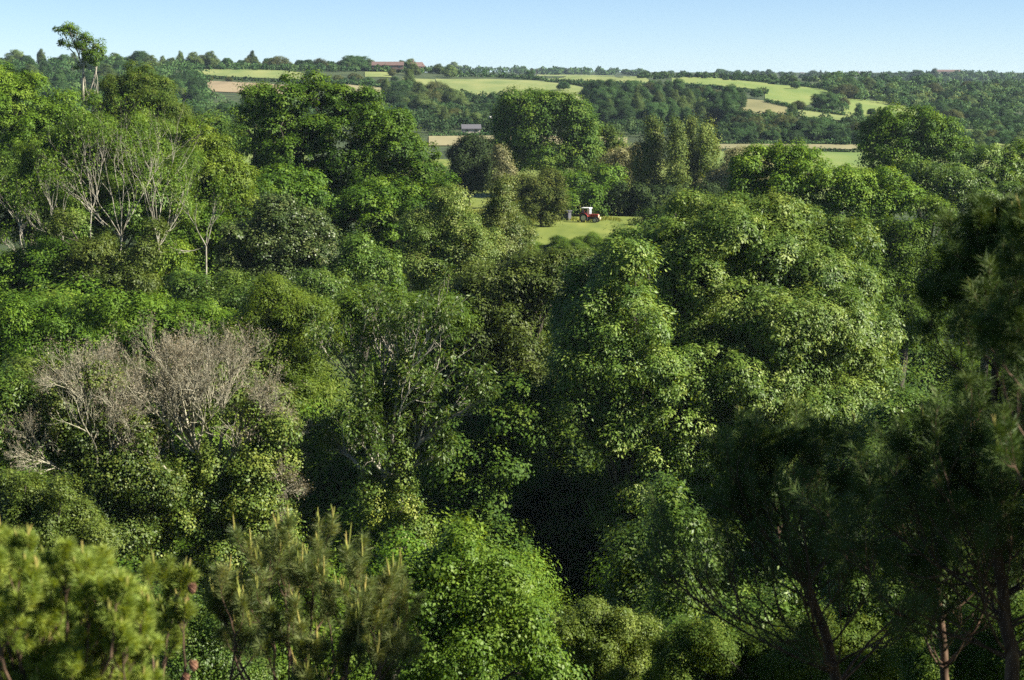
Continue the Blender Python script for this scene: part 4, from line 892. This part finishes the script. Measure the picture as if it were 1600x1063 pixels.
# ================================================================== buildings, tractor, shed, poles
def flat(name, col, rough=.6, spec=.4, metal=0.0):
    return noisemat(name, [tuple(c * .8 for c in col), col, tuple(min(1, c * 1.12) for c in col)], 6, rough=rough, spec=spec)
C_ = {'red': flat('red_paint', (.30, .035, .03), .4), 'white': flat('white_paint', (.72, .72, .70), .5), 'tyre': flat('tyre_rubber', (.022, .022, .022), .85),
 'rim': flat('pale_rim', (.50, .48, .40), .6), 'steel': flat('dark_steel', (.05, .045, .045), .5), 'glass': flat('cab_glass', (.30, .34, .38), .06, .9),  # cab glass is pale: its reflection is put into the base colour
 'grille': flat('grille_cream', (.55, .42, .28), .5), 'seat': flat('seat_brown', (.30, .17, .08), .7), 'tile': flat('clay_tiles', (.12, .078, .068), .8), 'brick': flat('brick', (.13, .09, .075), .85),
 'stone': flat('stone_wall', (.34, .30, .25), .85), 'slate': flat('grey_roof', (.09, .09, .10), .7), 'tar': flat('tarred_boards', (.018, .018, .022), .7), 'lead': flat('weathered_sheet', (.085, .085, .10), .5),
 'wglass': flat('window_glass', (.03, .035, .04), .1, .8), 'wood': flat('pole_wood', (.10, .08, .06), .8)}
def bm_obj(name, fn, mat, parent=None, bevel=0.0, smooth=False):
    bm = bmesh.new(); fn(bm)
    if bevel: bmesh.ops.bevel(bm, geom=bm.edges[:], offset=bevel, segments=2, affect='EDGES', profile=.7)
    me = bpy.data.meshes.new(name); bm.to_mesh(me); bm.free(); me.materials.append(mat)
    if smooth:
        for p in me.polygons: p.use_smooth = True
    o = bpy.data.objects.new(name, me); COL.objects.link(o); o.parent = parent
    return o
def box(bm, x0, x1, y0, y1, z0, z1, tx=0, dz=0):
    v = [bm.verts.new(p) for p in [(x0, y0, z0), (x1, y0, z0), (x1, y1, z0), (x0, y1, z0), (x0 + tx, y0, z1), (x1 - tx, y0, z1 + dz), (x1 - tx, y1, z1 + dz), (x0 + tx, y1, z1)]]
    for f in [(3, 2, 1, 0), (4, 5, 6, 7), (0, 1, 5, 4), (1, 2, 6, 5), (2, 3, 7, 6), (3, 0, 4, 7)]: bm.faces.new([v[k] for k in f])
def lathe(bm, prof, c, S=28):
    """profile [(r, y)] turned round the Y axis through c"""
    rings = []
    for r, y in prof:
        rings.append([bm.verts.new((c[0] + r * math.cos(2 * PI * s / S), c[1] + y, c[2] + r * math.sin(2 * PI * s / S))) for s in range(S)])
    for a, b in zip(rings, rings[1:]):
        for s in range(S): bm.faces.new([a[s], a[(s + 1) % S], b[(s + 1) % S], b[s]])
    bm.faces.new(rings[0]); bm.faces.new(rings[-1][::-1])
def tractor():
    p = P(921, 347, 277.0); g = float(G(p[0], p[1])) + .12
    t = empty('tractor', (p[0] - .1, 277.0, g), 'small old red tractor with white cab roof parked at the meadow edge', 'tractor')
    t.rotation_euler = (0, 0, math.radians(-24)); t.scale = (.86, .86, .88)
    # chassis and engine
    def ch(bm):
        box(bm, -1.2, .1, -.22, .22, .55, .95); box(bm, .1, 1.75, -.17, .17, .50, .92); box(bm, 1.2, 1.5, -.55, .55, .42, .56)
    bm_obj('chassis', ch, C_['steel'], t, .02)
    def bo(bm):
        box(bm, .18, 1.74, -.30, .30, .93, 1.38, .03)
    b = bm_obj('bonnet', bo, C_['red'], t, .06)
    bm_obj('grille', lambda bm: box(bm, 1.745, 1.80, -.24, .24, .72, 1.30), C_['grille'], b, .02)
    for s in (-1, 1):
        bm_obj('headlight', lambda bm: box(bm, 1.80, 1.86, s * .16 - .07, s * .16 + .07, 1.12, 1.26), C_['white'], b, .02)
    bm_obj('exhaust_pipe', lambda bm: box(bm, .80, .87, -.04, .03, 1.36, 2.05), C_['steel'], t, .015)
    def wt(bm): box(bm, 1.80, 2.10, -.28, .28, .55, .88)
    bm_obj('front_weight', wt, C_['grille'], t, .04)
    # cab: pillars, roof, glazing
    def pil(bm):
        for x, tx in ((-1.05, .0), (-.12, -.0), (.22, -.0)):
            for s in (-1, 1): box(bm, x, x + .07, s * .56 - .035, s * .56 + .035, 1.0, 2.26)
        for s in (-1, 1): box(bm, -1.05, .29, s * .56 - .03, s * .56 + .03, 1.36, 1.43)
    c = bm_obj('cab_frame', pil, C_['red'], t, .012)
    bm_obj('cab_roof', lambda bm: box(bm, -1.22, .42, -.68, .68, 2.262, 2.42, .08), C_['white'], c, .05)
    bm_obj('windscreen', lambda bm: box(bm, .295, .315, -.52, .52, 1.39, 2.255), C_['glass'], c)
    bm_obj('rear_window', lambda bm: box(bm, -1.09, -1.07, -.5, .5, 1.2, 2.2), C_['glass'], c)
    def dr(bm):
        box(bm, -.05, .21, -.575, -.555, 1.06, 2.2)
    bm_obj('side_panel', dr, C_['white'], c)
    bm_obj('seat', lambda bm: (box(bm, -.75, -.30, -.22, .22, 1.05, 1.2), box(bm, -.82, -.72, -.22, .22, 1.15, 1.7)), C_['seat'], t, .03)
    def fen(bm):
        for s in (-1, 1):
            for k in range(7):
                a0 = PI * (.08 + .11 * k); a1 = a0 + PI * .11
                y0, y1 = (.36, .86) if s > 0 else (-.86, -.36)
                q = [(math.cos(a) * r - .68, math.sin(a) * r + .76) for a, r in ((a0, .80), (a1, .80), (a1, .85), (a0, .85))]
                v = [bm.verts.new((x, y0, z)) for x, z in q] + [bm.verts.new((x, y1, z)) for x, z in q]
                for f in [(0, 1, 2, 3), (7, 6, 5, 4), (0, 4, 5, 1), (1, 5, 6, 2), (2, 6, 7, 3), (3, 7, 4, 0)]: bm.faces.new([v[i] for i in f])
    bm_obj('mudguards', fen, C_['red'], t)
    for (x, r, wd, yy) in ((-.68, .74, .34, .62), (1.32, .42, .20, .58)):
        for s in (-1, 1):
            def ty(bm):
                lathe(bm, [(r * .62, -wd / 2), (r * .93, -wd / 2), (r, -wd * .32), (r, wd * .32), (r * .93, wd / 2), (r * .62, wd / 2)], (x, s * yy, r))
                for k in range(20):
                    a = 2 * PI * k / 20
                    cx, cz = x + math.cos(a) * r, r + math.sin(a) * r
                    box(bm, cx - .03, cx + .03, s * yy - wd * .42, s * yy + wd * .42, cz - .02, cz + .02)
            wh = bm_obj('wheel', ty, C_['tyre'], t)
            def ri(bm): lathe(bm, [(r * .22, -wd * .56), (r * .60, -wd * .53), (r * .60, wd * .53), (r * .22, wd * .56)], (x, s * yy, r), 20)
            bm_obj('rim', ri, C_['rim'], wh)
tractor()
def gable(name, label, px, py, w, dpt, wall, ridge, rot, wallm, roofm, cat='building', chim=0, wins=0, end_panel=True, zoff=0):
    q = hit(px, py); r = empty(name, (q[0], q[1], q[2] - .1 + zoff), label, cat); r.rotation_euler = (0, 0, rot)
    w2, d2 = w / 2, dpt / 2
    def wl(bm):
        v = [bm.verts.new(p) for p in [(-w2, -d2, 0), (w2, -d2, 0), (w2, d2, 0), (-w2, d2, 0), (-w2, -d2, wall), (w2, -d2, wall), (w2, d2, wall), (-w2, d2, wall), (-w2, 0, ridge), (w2, 0, ridge)]]
        for f in [(0, 1, 5, 4), (2, 3, 7, 6), (1, 2, 6, 9, 5), (3, 0, 4, 8, 7), (4, 5, 9, 8), (6, 7, 8, 9)]: bm.faces.new([v[k] for k in f])
    bm_obj('wall', wl, wallm, r)
    def rfn(bm):
        e = .35; s = (ridge - wall) / d2
        for sg in (-1, 1):
            a = [(-w2 - e, sg * (d2 + e), wall - s * e + .03), (w2 + e, sg * (d2 + e), wall - s * e + .03), (w2 + e, 0, ridge + .03), (-w2 - e, 0, ridge + .03)]
            v = [bm.verts.new(p) for p in a] + [bm.verts.new((p[0], p[1], p[2] + .18)) for p in a]
            for f in [(0, 1, 2, 3), (7, 6, 5, 4), (0, 4, 5, 1), (1, 5, 6, 2), (2, 6, 7, 3), (3, 7, 4, 0)]: bm.faces.new([v[k] for k in f])
    rf_ = bm_obj('roof', rfn, roofm, r)
    for k in range(chim):
        x = -w2 * .5 + k * w2
        bm_obj('chimney', lambda bm: box(bm, x - .4, x + .4, -.4, .4, ridge - .6, ridge + 1.5), C_['brick'], rf_, .03)
    for k in range(wins):
        x = -w2 + (k + .5) * w / wins
        bm_obj('window', lambda bm: box(bm, x - .5, x + .5, -d2 - .05, -d2 + .02, wall * .35, wall * .8), C_['wglass'], r)
    return r
gable('barn', 'long low barn with red clay roof on the left ridge', 606, 113, 17, 8, 2.2, 4.0, .05, C_['brick'], C_['tile'], wins=4, zoff=1.6)
gable('farmhouse', 'brick farmhouse with tall chimney at the right end of the long barn', 650, 110, 7.5, 7, 2.4, 4.6, .5, C_['brick'], C_['tile'], 'house', 1, 2, zoff=.8)
gable('shed', 'grey roofed barn in the trees above the stubble field', 736, 211, 5.6, 4, 1.6, 2.7, .1, C_['stone'], C_['slate'], wins=2, zoff=.4)
gable('shed', 'little white roofed shed half hidden behind the domed oak', 770, 203, 3.0, 3, 2.0, 3.6, 1.0, C_['white'], C_['white'], wins=1, zoff=.6)
gable('barn', 'long reddish barn on the hazy far skyline at right', 1480, 119, 30, 10, 2.5, 4.5, .1, C_['stone'], C_['tile'], wins=5, zoff=2.5)
gable('house', 'tiny white house on the skyline above the right green field', 1253, 118, 4, 3, 1.6, 2.6, .2, C_['white'], C_['slate'], 'house', 0, 1, zoff=.8)
gable('house', 'tiny grey house on the skyline further right than the white one', 1343, 119, 7, 5, 2, 3.4, 0, C_['stone'], C_['slate'], 'house', 1, 2, zoff=1.0)
def low_shed():
    q = P(879, 350, 281.0); g = float(G(q[0], q[1]))
    t = empty('shed', (q[0], q[1], g), 'low black boarded shed with grey sloping roof left of the tractor', 'shed'); t.rotation_euler = (0, 0, math.radians(-22))
    def wl(bm): box(bm, -1.3, 1.1, -.7, .7, 0, 1.55, 0, -.2)
    bm_obj('wall', wl, C_['tar'], t)
    bm_obj('end_panel', lambda bm: box(bm, 1.103, 1.14, -.6, .6, .05, 1.25), C_['lead'], t)  # panel whose grey colour imitates the lit right end
    def rr(bm): box(bm, -1.42, 1.24, -.8, .8, 1.56, 1.62, 0, -.2)
    o = bm_obj('roof', rr, C_['lead'], t); 
low_shed()
for k, (px, lab) in enumerate([(831, 'thin utility pole on the skyline, left one of two'), (838.5, 'thin utility pole on the skyline, right one of two')]):
    q = hit(px, 119); h = 12 * q[1] / F
    o = bm_obj('utility_pole', lambda bm: (box(bm, -.14, .14, -.14, .14, 0, h), box(bm, -.9, .9, -.08, .08, h - .7, h - .5)), C_['wood']); o.location = tuple(q); tag(o, lab, 'pole')

# ================================================================== haze
HAZE = .00006
def haze():
    m = bpy.data.materials.new('haze_air'); m.use_nodes = True; t = m.node_tree
    t.nodes.remove(t.nodes['Principled BSDF'])
    v = t.nodes.new('ShaderNodeVolumePrincipled'); v.inputs['Color'].default_value = (.66, .84, 1, 1)
    v.inputs['Density'].default_value = HAZE; v.inputs['Anisotropy'].default_value = .2
    t.links.new(v.outputs[0], t.nodes['Material Output'].inputs['Volume'])
    o = bm_obj('haze', lambda bm: box(bm, -11000, 11000, -410, 9100, -70, 40), m); tag(o, kind='stuff')
haze()
print('LEAVES', NLEAF[0])
